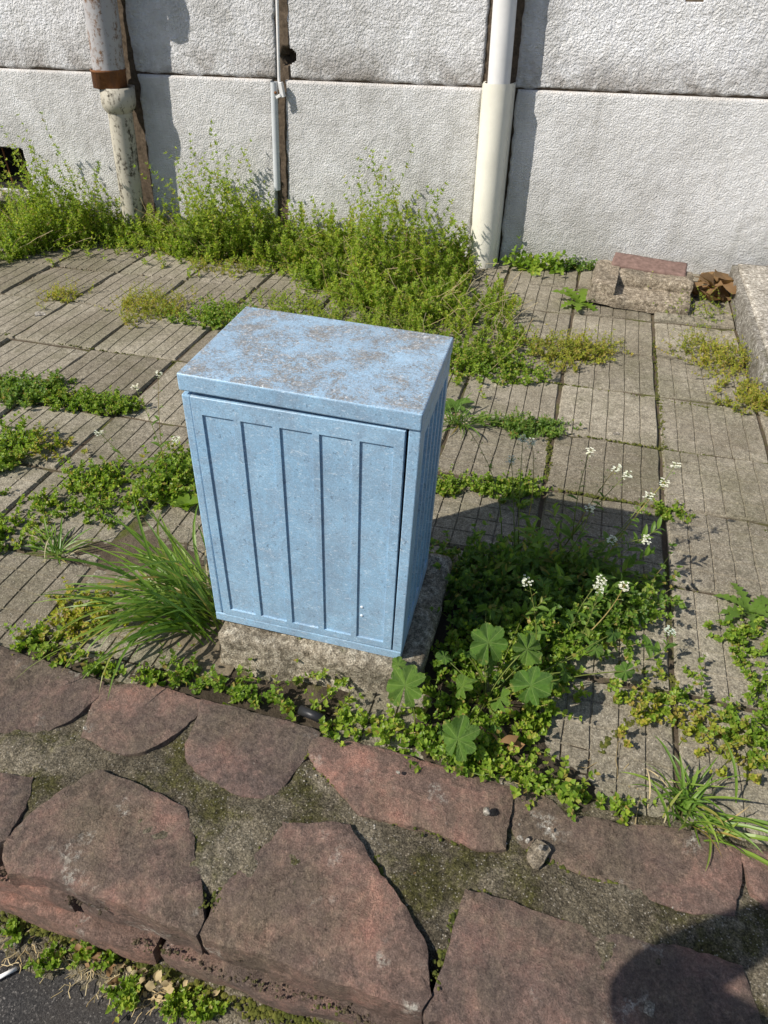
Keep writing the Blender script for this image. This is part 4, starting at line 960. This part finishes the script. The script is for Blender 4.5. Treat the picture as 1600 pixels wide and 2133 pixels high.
# rosettes and broad-leaved weeds
def rosette(label, c_, n, ln, mat='lush', tv=LOBE_V, tf=LOBE_F, lift=(.15, .6), z=0.0, name="rosette_weed", az=(0, 6.28)):
    t = thing(name, label, "weed", (c_[0], c_[1], float(gz([c_[0]], [c_[1]])[0]) + .006), "broad-leaved weeds")
    a = np.linspace(az[0], az[1], n, endpoint=False) + R.uniform(-.25, .25, n); e = R.uniform(*lift, n)
    for k in range(n):
        so_ = Soup(); d = V3(math.cos(a[k]) * math.cos(e[k]), math.sin(a[k]) * math.cos(e[k]), math.sin(e[k]))
        so_.inst(tv, tf, [V3(0, 0, .004 + z)], [d], [V3(-d[0] * .4, -d[1] * .4, 1)], ln * R.uniform(.7, 1.15))
        so_.obj("leaf", M[mat], t, True)
    return t
rosette("dandelion rosette lying on the slab at the right edge", (0.652, 1.636), 11, .13)
rosette("broad-leaved weed in front of the concrete chunk", (0.043, 3.817), 8, .17, 'chick', LOBE_V * V3(1.6, 1, 1), LOBE_F, lift=(.2, .8))
rosette("young rosette among the weeds left of the cabinet", (-1.321, 1.721), 12, .085, 'lush', LANCE_V, LANCE_F, (.35, 1.0))
rosette("upright broad-leaved weed against the cabinet's left edge", (-1.164, 1.635), 9, .09, 'chick', LANCE_V * V3(1.5, 1, 1), LANCE_F, (.4, 1.1))
rosette("leafy rosette at the heart of the shaded weeds", (0.046, 1.581), 15, .13, 'lush', LANCE_V * V3(1.0, 1, 1), LANCE_F, (.35, 1.1))
rosette("leafy rosette at the right of the shaded weeds", (0.201, 1.634), 13, .12, 'lush', LANCE_V * V3(1.0, 1, 1), LANCE_F, (.3, 1.0))
rosette("leafy rosette at the near side of the shaded weeds", (0.155, 1.450), 12, .11, 'lush', LANCE_V * V3(1.0, 1, 1), LANCE_F, (.3, 1.0))
rosette("tiny rosette behind the cabinet's right lid corner", (-0.394, 2.559), 8, .10, 'lush', LANCE_V, LANCE_F)

# mallow with big round lobed leaves
def mallow_mesh(seed):
    rs_ = np.random.RandomState(seed); A, K = 70, 7; th = np.linspace(.12, 2 * math.pi - .12, A); rr = np.linspace(0, 1, K)
    am = np.interp(th, np.linspace(0, 6.3, 9), rs_.uniform(.85, 1.12, 9)); lob = am * (.70 + .30 * np.abs(np.cos((th - math.pi) * 3.5)) ** .6) - .05 * np.abs(np.sin(th * 17)) ** 2
    lob *= 1 + .05 * np.sin(th * 2 + rs_.uniform(0, 6))
    Rm = rr[:, None] * lob[None]
    X = Rm * np.sin(th)[None]; Y = -Rm * np.cos(th)[None] * 1.0
    Zf = -.15 * rr[:, None] ** 1.3 * np.cos((th - math.pi) * 7)[None] + .26 * rr[:, None] ** 2 * np.sin(th * 2 + rs_.uniform(0, 6))[None] + .13 * rr[:, None] ** 2 * np.sin(th * 3 + rs_.uniform(0, 6))[None] - .12 * rr[:, None] ** 2 + .09
    v = np.stack([X, Y, Zf], -1).reshape(-1, 3); a = np.arange(K * A).reshape(K, A)
    q = np.stack([a[:-1, :-1], a[:-1, 1:], a[1:, 1:], a[1:, :-1]], -1).reshape(-1, 4)
    return raw_mesh("leaf", v, q)
def m_mallow():
    m = Mt("mallow_leaf", .5, .35); x, y, z = m.sep(m.objc)
    ang = m.math('ARCTAN2', x, y); r2 = m.math('POWER', m.math('ADD', m.math('MULTIPLY', x, x), m.math('MULTIPLY', y, y)), .5)
    vein = m.math('ABSOLUTE', m.math('SINE', m.math('MULTIPLY', ang, 3.5)))
    vm = m.ramp(m.math('MULTIPLY', vein, m.math('ADD', r2, .05)), (.012, 1), (.05, 0))
    n = m.noise(4, 5, .65, co=m.objc); r = m.orand()
    c = m.ramp(n, (.3, (.065, .14, .022)), (.6, (.11, .20, .032)), (.8, (.17, .25, .045)))
    c = m.mix(1, c, m.ramp(r, (0, (.85, .95, .9)), (1, (1.25, 1.15, 1.0))), 'MULTIPLY')
    c = m.mix(m.math('MULTIPLY', vm, .7), c, (.30, .38, .14))
    edge = m.math('MULTIPLY', m.mr(r2, .78, .98), m.ramp(m.noise(3, 2, co=m.objc, seed=5), (.55, 0), (.65, 1)))
    c = m.mix(m.math('MULTIPLY', edge, .7), c, (.42, .36, .10))
    m.col(c); m.bump(m.math('SUBTRACT', m.noise(14, 4, .6, co=m.objc), m.math('MULTIPLY', vm, .5)), .05, .5); m.translucent(m.mix(1, c, (1.4, 1.5, .7), 'MULTIPLY'), .3)
    return m.m
MAL = m_mallow(); MM = [mallow_mesh(k) for k in range(6)]
for me in MM: me.materials.append(MAL)
mal = thing("mallow_plant", "mallow with big round lobed leaves in front right of the cabinet", "plant", (*(-0.040, 1.108), 0), "mallow plants")
mal2 = thing("mallow_plant", "lone mallow shoot with bitten leaf at the cabinet's lower right corner", "plant", (*(-0.195, 0.991), 0), "mallow plants")
def mallow_leaf(root_, pos, size, tiltdir, tilt, k, spin, base):
    o = link("leaf", MM[k % 6], None, root_, True); rl = Vector(root_.location)
    o.location = Vector(pos) - rl
    zax = Vector((math.cos(tiltdir) * math.sin(tilt), math.sin(tiltdir) * math.sin(tilt), math.cos(tilt)))
    o.rotation_euler = (zax.to_track_quat('Z', 'Y').to_matrix() @ Matrix.Rotation(spin, 3, 'Z')).to_euler(); o.scale = (size,) * 3
    s_ = Soup(); t = np.linspace(0, 1, 8)[:, None]; a = np.array(base) ; b = np.array(pos)
    mid = (a + b) / 2 + V3(R.uniform(-.02, .02), R.uniform(-.02, .02), .03)
    p = (1 - t) ** 2 * a + 2 * t * (1 - t) * mid + t ** 2 * b
    s_.tubes((p - np.array(root_.location))[None], np.full((1, 8), .0018)); s_.obj("stalk", M['stem'], root_, True)
MB = (*(-0.040, 1.108), .01)
for k, (ps, sz, td, tl, sp) in enumerate([
    ((-0.056, 1.169, 0.170), .062, -1.9, .45, .3), ((0.037, 1.173, 0.170), .056, -1.2, .5, 1.2), ((0.061, 1.074, 0.160), .064, -1.6, .35, -.5), ((-0.081, 0.927, 0.100), .062, -2.0, .55, .2),
    ((-0.001, 1.053, 0.110), .038, -2.2, .6, 2.), ((-0.042, 1.151, 0.110), .034, -1.0, .7, .6), ((-0.110, 1.160, 0.120), .040, 2.6, .8, .9), ((-0.080, 1.293, 0.150), .042, 1.0, .9, .4),
    ((0.251, 1.347, 0.100), .034, -.6, .5, 1.6), ((0.292, 1.256, 0.070), .033, -.9, .6, 2.2), ((-0.098, 1.083, 0.090), .040, -2.8, .6, .1), ((0.213, 1.300, 0.080), .030, -1.5, .4, 3.),
    ((-0.003, 0.996, 0.050), .028, -1.5, .4, 1.3), ((0.139, 1.194, 0.090), .036, -.3, .7, .8)]):
    mallow_leaf(mal, ps, sz * .82, td + R.uniform(-.9, .9), tl + R.uniform(-.1, .45), k, sp, MB)
for k in range(12):
    q_ = in_poly(1, LOW)[0]; mallow_leaf(mal, (q_[0], q_[1], R.uniform(.03, .10)), R.uniform(.014, .030), R.uniform(0, 6.28), R.uniform(.2, .9), k, R.uniform(0, 6.28), MB)
for k, (ps, sz, td, tl, sp) in enumerate([((-0.228, 1.018, 0.130), .052, -1.9, .75, .2), ((-0.263, 1.081, 0.120), .024, -1.9, .5, 1.2)]):
    mallow_leaf(mal2, ps, sz, td, tl, k, sp, (*(-0.195, 0.991), .01))
patch("round-leaved weed against the wall just right of the white pipe", (-.27, 4.30), .09, .05, 16, (.08, .22), .048, 'chick', 4, 3)
patch("round-leaved weed against the wall, second from the white pipe", (-.12, 4.31), .08, .04, 12, (.06, .16), .040, 'chick', 4, 3)
patch("low dark weeds along the wall foot beside the thin grass tuft", (.0, 4.33), .10, .03, 40, (.04, .12), .022, 'lush', 5, 3)

# shepherd's-purse: stalks with white flower heads
def purse(label, base, heads, dark=False):
    L, S, F, PD = Soup(), Soup(), Soup(), Soup()
    for (tx, ty, tz) in heads:
        a = np.array([base[0] + R.normal(0, .015), base[1] + R.normal(0, .015), .0]); b = np.array([tx, ty, tz]); n = 10
        t = np.linspace(0, 1, n)[:, None]; mid = a * .5 + b * .5 + V3(R.normal(0, .02), R.normal(0, .02), .02 + .05 * np.linalg.norm(b - a)); p = (1 - t) ** 2 * a + 2 * t * (1 - t) * mid + t ** 2 * b
        S.tubes(p[None], np.linspace(.0020, .0009, n)[None])
        # clasping leaves
        k = 5; tt = np.linspace(.12, .62, k)[None]; P_, T_ = along(p[None], tt); aa = R.uniform(0, 6.28, k)
        d = unit(np.stack([np.cos(aa), np.sin(aa), .5 + 0 * aa], 1)); L.inst(LANCE_V, LANCE_F, P_[0], d, np.tile(V3(0, 0, 1), (k, 1)), np.linspace(.075, .03, k) * R.uniform(.7, 1.2, k))
        # seed pods up the stalk
        k = 9; tt = np.linspace(.6, .94, k)[None]; P_, T_ = along(p[None], tt); aa = np.arange(k) * 2.4 + R.uniform(0, 6)
        d = unit(np.stack([np.cos(aa), np.sin(aa), .35 + 0 * aa], 1)); e = P_[0] + d * .011
        S.tubes(np.stack([P_[0], e], 1), np.full((k, 2), .0005)); PD.inst(V3((0, 0, 0), (.5, 1, 0), (-.5, 1, 0), (0, .85, .1)), np.array([(0, 1, 3), (0, 3, 2)]), e, d, np.tile(V3(.2, -.5, 1), (k, 1)), .0065)
        if not dark:
            k = 22; a1 = R.uniform(0, 6.28, k); q = R.uniform(.2, 1, k) ** .5; c_ = b + np.stack([np.cos(a1) * q * .0135, np.sin(a1) * q * .0135, R.uniform(-.013, .006, k) - q * .004], 1)
            S.tubes(np.stack([np.repeat((b - V3(0, 0, .012))[None], k, 0), c_], 1), np.full((k, 2), .0005))
            for j in range(4):
                d = unit(np.stack([np.cos(a1 + j * 1.571), np.sin(a1 + j * 1.571), .35 + 0 * a1], 1)); F.inst(V3((0, 0, 0), (.45, .8, 0), (0, 1.1, .1), (-.45, .8, 0)), LEAF2_F, c_, d, np.tile(V3(-.2, -.3, 1), (k, 1)), .0035)
    return finish("flowering_weed", label, "weed", (base[0], base[1], 0), L, S, (M['lush'], M['stem']), "flowering weeds", [("flowers", F, M['petal']), ("pods", PD, M['lush'])])
def leafy_stalks(label, poly, n, h, leaf):
    L, S = Soup(), Soup(); uv = in_poly(n, poly)
    leafy(L, S, base3(uv), R.uniform(*h, n), R.uniform(.05, .5, n), R.uniform(0, 6.28, n), 9, 2, leaf, LANCE_V, LANCE_F, .08, (.4, .9), .0018, .04, .15, up=.3)
    c_ = np.mean(poly, 0); return finish("leafy_weed", label, "weeds", (c_[0], c_[1], 0), L, S, (M['lush'], M['stem']), "upright leafy weeds")
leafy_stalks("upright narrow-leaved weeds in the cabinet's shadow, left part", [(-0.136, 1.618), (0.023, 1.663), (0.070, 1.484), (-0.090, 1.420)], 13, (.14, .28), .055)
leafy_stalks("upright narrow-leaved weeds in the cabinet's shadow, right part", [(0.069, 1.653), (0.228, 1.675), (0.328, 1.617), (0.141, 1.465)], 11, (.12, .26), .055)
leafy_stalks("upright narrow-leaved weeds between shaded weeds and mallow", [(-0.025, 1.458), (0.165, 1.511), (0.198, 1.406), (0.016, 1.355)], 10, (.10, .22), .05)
b0 = (-0.013, 1.653)
purse("tall weed with twin white flower heads right of the cabinet", b0, [(-0.067, 1.729, 0.420), (-0.042, 1.753, 0.400), (-0.089, 1.676, 0.380)])
purse("bare dark seed stalk leaning left beside the cabinet", (-0.088, 1.702), [(-0.245, 1.786, 0.400)], True)
purse("white-flowered weed leaning right over the slabs, upper", (0.113, 1.757), [(0.128, 1.813, 0.360), (0.208, 1.775, 0.340), (0.243, 1.765, 0.330)])
purse("white-flowered weed at the far right of the cabinet's shadow", (0.198, 1.689), [(0.377, 1.852, 0.330), (0.351, 1.799, 0.300), (0.313, 1.762, 0.270)])
purse("white-flowered weed in the middle of the cabinet's shadow", (0.083, 1.657), [(0.151, 1.658, 0.270), (0.222, 1.593, 0.220), (0.319, 1.620, 0.220)])
purse("white-flowered weed standing above the mallow leaves", (0.062, 1.297), [(0.012, 1.325, 0.260)])
purse("pair of white flower heads over the bright chickweed", (0.162, 1.342), [(0.199, 1.419, 0.220), (0.262, 1.439, 0.200), (0.196, 1.410, 0.200)])
purse("single white flower head low over the slab at right", (0.377, 1.367), [(0.401, 1.403, 0.100)])
purse("tall thin white-flowered weed left of the cabinet", (-1.341, 1.808), [(-1.412, 1.849, 0.330), (-1.418, 2.011, 0.300)])
purse("lower white-flowered weed left of the cabinet", (-1.377, 1.751), [(-1.514, 1.729, 0.200), (-1.196, 1.708, 0.240)])

# ------------------------------------------------------------------ litter, soil, pebbles
def dead(label, c_, n, ru, rv, size, z=.01, mat='deadleaf', name="dead_leaves", cat="dead leaves"):
    t = thing(name, label, cat, (c_[0], c_[1], 0)); 
    for k in range(n):
        s_ = Soup(); a = R.uniform(0, 6.28); uv = disc(1, (0, 0), ru, rv)[0]; d = V3(math.cos(a), math.sin(a), R.uniform(-.3, .5))
        tv = OVAL_V.copy(); tv[:, 2] += R.uniform(-.25, .25, len(tv)); s_.inst(tv, OVAL_F, [V3(uv[0], uv[1], z + R.uniform(0, .05))], [d], [V3(R.normal(0, .4), R.normal(0, .4), 1)], size * R.uniform(.6, 1.2)); s_.obj("leaf", M[mat], t, True)
    return t
dead("brown dead leaves caught between concrete chunk and curb", (0.744, 4.095), 26, .10, .11, .12, .05)
def litter(label, seg, n, s, mat, name, ln=(.015, .06), z=None):
    S = Soup(); uv = np.concatenate([line(a, b, n, s) for a, b in zip(seg, seg[1:])]); zz = gz(uv[:, 0], uv[:, 1]) - .004 if z is None else np.full(len(uv), z)
    p = stems_from(np.column_stack([uv, zz]), R.uniform(*ln, len(uv)), R.uniform(1.35, 1.56, len(uv)), R.uniform(0, 6.28, len(uv)), 4, .08, .02)
    S.tubes(p, np.full(p.shape[:2], .0011)); o = S.obj(name, M[mat]); return tag(o, label, "litter", None, 'stuff')
litter("dry straw bits along the stone kerb's foot", [(-0.979, 0.357), (-0.732, 0.349), (-0.488, 0.354)], 70, .018, 'straw', "dry_straw", (.01, .04), -.192)
litter("dry stems strewn over the slabs behind the kerb", [(-1.131, 1.389), (-0.963, 1.389)], 16, .05, 'straw', "dry_stems", (.03, .10))
litter("dry stems trailing behind the kerb at right", [(0.086, 0.961), (0.337, 0.980)], 12, .03, 'straw', "dry_stems", (.06, .22))
def crumbs(label, n, pts, size, mat, name, cat, zf):
    S = Soup(); bm = bmesh.new(); bmesh.ops.create_icosphere(bm, subdivisions=1, radius=1); iv = np.array([w.co[:] for w in bm.verts]); jf = np.array([[w.index for w in f.verts] for f in bm.faces]); bm.free()
    for k in range(n):
        s_ = size * R.uniform(.3, 1) ** 1.5; v = iv * (1 + .3 * vnoise(iv * 1.7 + k, 1, k)[:, None]) * s_ * R.uniform(.7, 1.2, 3) * V3(1, 1, .6); x, y = pts[k]
        S.add(v + V3(x, y, zf(x, y) + s_ * .3), jf)
    return tag(S.obj(name, M[mat]), label, cat, None, 'stuff')
e0 = lambda x, y: float(gz(np.array([x]), np.array([y]))[0]) - .004
heap = np.concatenate([disc(230, (-1.506, 1.369), .16, .06), disc(130, (-1.336, 1.355), .12, .06), disc(110, (-1.025, 1.395), .12, .06)])
crumbs("dark soil clods heaped on the slabs left of the grass clump", len(heap), heap, .013, 'soil_dark', "soil_clods", "soil", e0)
far = in_poly(1400, [(-3.145, 3.278), (-3.122, 3.801), (-2.614, 3.990), (-2.260, 3.770), (-2.303, 3.286), (-2.609, 3.061)])
crumbs("loose soil crumbs on the slabs before the wall weeds", len(far), far, .009, 'soil_dry', "soil_crumbs", "soil", e0)
edge = np.concatenate([line(a, b, 90, .02) for a, b in zip(seg, seg[1:])]) + V3(0, .02)
crumbs("soil crumbs packed behind the stone kerb", len(edge), edge, .011, 'soil_dark', "soil_crumbs", "soil", e0)
mossp = np.concatenate([line(a, b, 420, .013) for a, b in zip([(-1.006, 0.396), (-0.780, 0.408), (-0.566, 0.401), (-0.352, 0.389)], [(-0.780, 0.408), (-0.566, 0.401), (-0.352, 0.389), (-0.147, 0.388)])])
crumbs("cushions of moss along the foot of the kerb wall", len(mossp), mossp, .0065, 'moss', "moss", "moss", lambda x, y: -.186)
jm = np.concatenate([line(a, b, n_ * 3, .0055) for a, b, n_ in [((-0.405, 2.788), (0.010, 2.903), 50), ((0.010, 2.903), (0.758, 2.850), 90), ((0.031, 2.499), (0.815, 2.447), 110), ((0.071, 2.098), (0.441, 2.085), 80), ((0.441, 2.085), (0.760, 2.046), 90),
    ((0.430, 3.525), (0.457, 1.695), 150), ((0.005, 2.473), (0.025, 2.140), 60), ((0.454, 1.683), (0.601, 1.652), 60), ((0.252, 1.341), (0.474, 1.328), 60), ((-2.768, 2.685), (-1.761, 2.627), 80), ((0.327, 1.165), (0.248, 1.059), 50)]])
crumbs("moss filling the joints of the slabs at right", len(jm), jm, .0065, 'moss', "moss", "moss", lambda x, y: -.006)
km = np.concatenate([line(a, b, n_ * 3, .006) for a, b, n_ in [((-0.290, 0.782), (-0.241, 0.749), 40), ((-0.428, 0.858), (-0.334, 0.794), 50), ((-0.211, 0.649), (-0.070, 0.528), 90), ((0.023, 0.644), (0.250, 0.625), 90), ((-0.609, 0.613), (-0.511, 0.477), 60), ((-0.492, 0.483), (-0.427, 0.621), 50), ((-0.017, 0.596), (-0.028, 0.465), 50), ((0.106, 0.758), (0.293, 0.739), 60), ((-0.210, 0.758), (-0.045, 0.742), 40)]])
crumbs("dark moss edging the stones on top of the kerb wall", len(km), km, .0058, 'moss', "moss", "moss", lambda x, y: .013)
grit = np.column_stack([R.uniform(-1.4, .8, 420), R.uniform(.5, .9, 420)])
crumbs("pale grit scattered on top of the kerb wall", len(grit), grit, .0036, 'concrete_pale', "grit", "grit", lambda x, y: .012)
sm = np.column_stack([R.uniform(-1.7, .9, 1500), R.normal(.437, .006, 1500)]); sm = sm[fbm(np.column_stack([sm, 0 * sm[:, 0]]), 9, 77, 2) > -.15]
crumbs("dark earth crumbs in the seam under the kerb's top stones", len(sm), sm, .005, 'soil_dark', "seam_soil", "soil", lambda x, y: -.050 + .008 * math.sin(x * 23))
sm2 = np.column_stack([R.uniform(-1.9, .9, 1100), R.normal(.412, .006, 1100)]); sm2 = sm2[fbm(np.column_stack([sm2, 0 * sm2[:, 0]]), 8, 78, 2) > -.05]
crumbs("earth and moss crumbs in the lower seam of the kerb wall", len(sm2), sm2, .0045, 'soil', "seam_soil", "soil", lambda x, y: -.116 + .006 * math.sin(x * 19))
def pebble(label, c_, size, mat='concrete_pale', z=.036, sq=.6, name="pebble", cat="pebble"):
    v, f = rock_box((size * 2, size * 1.5, size * 2 * sq), size * .6, size * .7, size * .22, int(c_[0] * 999) % 90, 1.2 / size)
    o = pyobj(name, v, f, M[mat], None, False); o.location = (c_[0], c_[1], z + size * sq * .8); o.rotation_euler = (R.uniform(-.2, .2), R.uniform(-.2, .2), R.uniform(0, 6)); return tag(o, label, cat, "pebbles on the kerb stones")
pebble("small pale pebble on the long back stone, left half", (-0.201, 0.846), .0055)
pebble("pale stone chip standing on the long back stone, right end", (0.009, 0.806), .0095, sq=.9)
pebble("pale pebble beside the mortar lump, topmost", (0.143, 0.804), .0045)
pebble("pale pebble left of the mortar lump", (0.086, 0.768), .0065)
pebble("round pebble touching the mortar lump", (0.101, 0.767), .0060)
pebble("pale pebble on top of the mortar lump", (0.129, 0.755), .0065, z=.045)
pebble("brown mortar lump lying between two kerb stones", (0.127, 0.753), .028, 'concrete_warm', .010, .45, "mortar_lump", "mortar lump")
pebble("flat pale chip on the mossy mortar at right", (0.251, 0.719), .014, 'concrete_pale', .006, .2, "stone_chip", "stone chip")
pebble("pale flat chip in the photographer's shadow", (0.344, 0.524), .011, 'concrete_pale', .034, .2, "stone_chip", "stone chip")
pebble("grey pebble at the foot of the kerb wall, left", (-0.940, 0.363), .014, 'concrete', -.205, .7)
pebble("pale rubble chip on the slab in the right column", (0.261, 2.526), .012, 'concrete_pale', .0, .3, "stone_chip", "stone chip")
pebble("broken pale flake on the slab edge at far left", (-2.722, 2.949), .04, 'concrete_pale', -.008, .16, "stone_chip", "stone chip")
# weeds and leaves on the road edge
for lab, c_, n_ in (("tiny weed at the kerb foot, nearest the left edge", (-0.947, 0.382), 10), ("small weed growing out of the moss bank", (-0.779, 0.390), 14), ("small weed on the asphalt above the cigarette", (-0.847, 0.345), 12),
                    ("small weed on the moss bank left of the straw", (-0.715, 0.389), 10), ("bright seedlings at the asphalt edge, middle", (-0.651, 0.340), 22), ("bright seedlings at the bottom edge, right of the straw", (-0.541, 0.352), 24), ("weed cut by the bottom edge below the kerb foot", (-0.476, 0.353), 16)):
    L, S = Soup(), Soup(); uv = disc(n_, c_, .022, .016); b3 = np.column_stack([uv, np.full(n_, -.2)])
    leafy(L, S, b3, R.uniform(.02, .05, n_), R.uniform(.1, .9, n_), R.uniform(0, 6.28, n_), 4, 3, .014, OVAL_V, OVAL_F, .4, up=.2)
    finish("seedling", lab, "weed", (c_[0], c_[1], -.2), L, S, (M['chick'], M['stem']), "seedlings at the road edge")
dead("crumpled dry leaf bits on the asphalt under the kerb", (-0.732, 0.377), 22, .07, .025, .022, -.20)
dead("pale dry leaf bits at the bottom edge below the kerb", (-0.576, 0.374), 26, .08, .025, .020, -.20, 'straw')
dead("brown dead leaf among the weeds behind the kerb", (0.026, 0.984), 5, .04, .02, .045, .01)
dead("small orange leaf fragment on the kerb mortar", (-0.107, 0.632), 1, .002, .002, .010, .012)
# twig with two leaves on the asphalt
tw = thing("twig", "dark twig with two pale leaves on the asphalt at the bottom", "twig", (*(-0.654, 0.317), -.2)); a = np.array((*(-0.634, 0.338), 0.014)); b = np.array((*(-0.652, 0.287), .006)); o_ = np.array((*(-0.654, 0.317), 0))
S = Soup(); S.tubes(np.linspace(a - o_, b - o_, 5)[None], np.full((1, 5), .0012)); S.obj("stick", M['rust'], tw)
S = Soup(); S.inst(OVAL_V, OVAL_F, [V3(-.010, -.012, .012), V3(.004, -.018, .012)], [V3(-1, .6, .2), V3(.8, -.5, .1)], [V3(0, 0, 1)] * 2, .014); S.obj("leaf", M['weed2'], tw)
# cigarette
cg = thing("cigarette", "white cigarette end on the asphalt at the lower left edge", "cigarette", (*(-0.916, 0.306), -.197)); a = np.array((*(-0.904, 0.321), 0.)); b = np.array((*(-0.946, 0.279), 0.)); 
d_ = unit(b - a); L_ = np.linalg.norm(b - a)
for nm, t0, t1, mt, rr in (("paper", 0, .72, m_plain("cigarette_paper", (.78, .77, .74), .8, .08), .0042), ("filter", .72, 1.0, m_plain("cigarette_filter", (.62, .40, .20), .8, .15), .0043)):
    bm = bmesh.new(); bmesh.ops.create_cone(bm, cap_ends=True, segments=16, radius1=rr, radius2=rr, depth=L_ * (t1 - t0)); o = bm_obj(nm, bm, mt, cg, True)
    c_ = a + (b - a) * (t0 + t1) / 2; o.location = Vector(c_ - np.array((*(-0.916, 0.306), 0))) + Vector((0, 0, .0035)); o.rotation_euler = Vector(d_).to_track_quat('Z', 'Y').to_euler()
# stub of black plastic pipe in the weeds
bp = thing("black_pipe", "short black plastic pipe end lying in the weeds behind the kerb", "pipe", (*(-0.451, 0.949), .0))
o = lathe("pipe_tube", [(-.035, .0), (-.035, .012), (.035, .012), (.035, .009), (.0, .009)], M['black'], bp, (0, 0), (0, 0), seg=14); o.location = (0, 0.005, .016); o.rotation_euler = (rad(90), 0, rad(80))

# ------------------------------------------------------------------ the photographer, whose shadow falls on the kerb
def person(loc, rz):
    t = thing("person", "person in dark jacket and trousers standing on the road, raising both forearms", "person", loc, rot=(0, 0, rz))
    J = dict(pelvis=((0, 0, .93), .18), waist=((0, 0, 1.08), .18), chest=((0, 0, 1.28), .19), neckb=((0, 0, 1.46), .07), neck=((0, .01, 1.52), .055),
             hl=((-.09, 0, .90), .095), kl=((-.11, .02, .50), .065), al=((-.12, -.02, .09), .045), fl=((-.13, .14, .04), .04),
             hr=((.09, 0, .90), .095), kr=((.11, .02, .50), .065), ar=((.12, -.02, .09), .045), fr=((.13, .14, .04), .04),
             sl=((-.18, 0, 1.40), .09), el=((-.22, .16, 1.30), .085), wl=((-.10, .20, 1.43), .05), ml=((-.06, .21, 1.48), .036),
             sr=((.18, 0, 1.40), .09), er=((.22, .16, 1.30), .085), wr=((.10, .20, 1.43), .05), mr=((.06, .21, 1.48), .036))
    E = [("pelvis", "waist"), ("waist", "chest"), ("chest", "neckb"), ("neckb", "neck"), ("pelvis", "hl"), ("hl", "kl"), ("kl", "al"), ("al", "fl"), ("pelvis", "hr"), ("hr", "kr"), ("kr", "ar"), ("ar", "fr"),
         ("chest", "sl"), ("sl", "el"), ("el", "wl"), ("wl", "ml"), ("chest", "sr"), ("sr", "er"), ("er", "wr"), ("wr", "mr")]
    for s_, m_ in (("l", -1), ("r", 1)):
        for k in range(5):
            a_ = "ab"[0]; bx = (J["m" + s_][0][0] - m_ * (.02 - .012 * k), J["m" + s_][0][1] + .01, J["m" + s_][0][2] + .03)
            if k == 4: bx = (J["m" + s_][0][0] - m_ * .045, J["m" + s_][0][1] - .01, J["m" + s_][0][2] - .005)
            J[f"f{s_}{k}"] = (bx, .010); J[f"g{s_}{k}"] = ((bx[0] - m_ * .012, bx[1] + .022, bx[2] + .030), .009)
            E += [("m" + s_, f"f{s_}{k}"), (f"f{s_}{k}", f"g{s_}{k}")]
    names = list(J); me = bpy.data.meshes.new("body"); me.from_pydata([J[n][0] for n in names], [(names.index(a), names.index(b)) for a, b in E], [])
    o = link("body", me, m_plain("dark_clothes", (.03, .032, .04), .9, .3, 80), t)
    md = o.modifiers.new("skin", 'SKIN'); sk = me.skin_vertices[0].data
    for i, n in enumerate(names): sk[i].radius = (J[n][1], J[n][1] * (.8 if n in ("pelvis", "waist", "chest") else 1)); sk[i].use_root = (n == "pelvis")
    sb = o.modifiers.new("sub", 'SUBSURF'); sb.levels = sb.render_levels = 2
    bm = bmesh.new(); bmesh.ops.create_uvsphere(bm, u_segments=24, v_segments=18, radius=1)
    for w in bm.verts:
        x, y, z = w.co; w.co = Vector((x * .075 * (1 - .18 * max(0, -z)), y * .095 + (.012 if (y > .9 and abs(z + .1) < .2) else 0), z * .115))
    h = bm_obj("head", bm, m_plain("skin", (.48, .30, .22), .6, .1), t, True); h.location = (0, .02, 1.63)
    bm = bmesh.new(); bmesh.ops.create_uvsphere(bm, u_segments=20, v_segments=14, radius=1)
    for w in list(bm.verts):
        x, y, z = w.co; w.co = Vector((x * .083, y * .103 - .012, z * .118 + .010))
    bmesh.ops.delete(bm, geom=[w for w in bm.verts if w.co.y > .045 and w.co.z < .06 or w.co.z < -.06], context='VERTS')
    hr = bm_obj("hair", bm, m_plain("dark_hair", (.03, .022, .016), .8), t, True); hr.location = (0, .02, 1.63)
    for m_ in (-1, 1):
        bm = bmesh.new(); bmesh.ops.create_uvsphere(bm, u_segments=8, v_segments=6, radius=.012); e = bm_obj("eye", bm, m_plain("eye", (.7, .7, .68), .3), t, True); e.location = (m_ * .03, .103, 1.635)
        bm = bmesh.new(); bmesh.ops.create_uvsphere(bm, u_segments=8, v_segments=6, radius=.02); e = bm_obj("ear", bm, m_plain("ear_skin", (.46, .28, .2), .6), t, True); e.location = (m_ * .076, .015, 1.625); e.scale = (.4, .8, 1.4)
    return t
person((-.305, -.272, -.205), rad(15.5))
print("tris", sum(len(o.data.loop_triangles) if False else sum(len(p.vertices) - 2 for p in o.data.polygons) if len(o.data.polygons) < 2000 else len(o.data.polygons) * 2 for o in bpy.data.objects if o.type == 'MESH'))
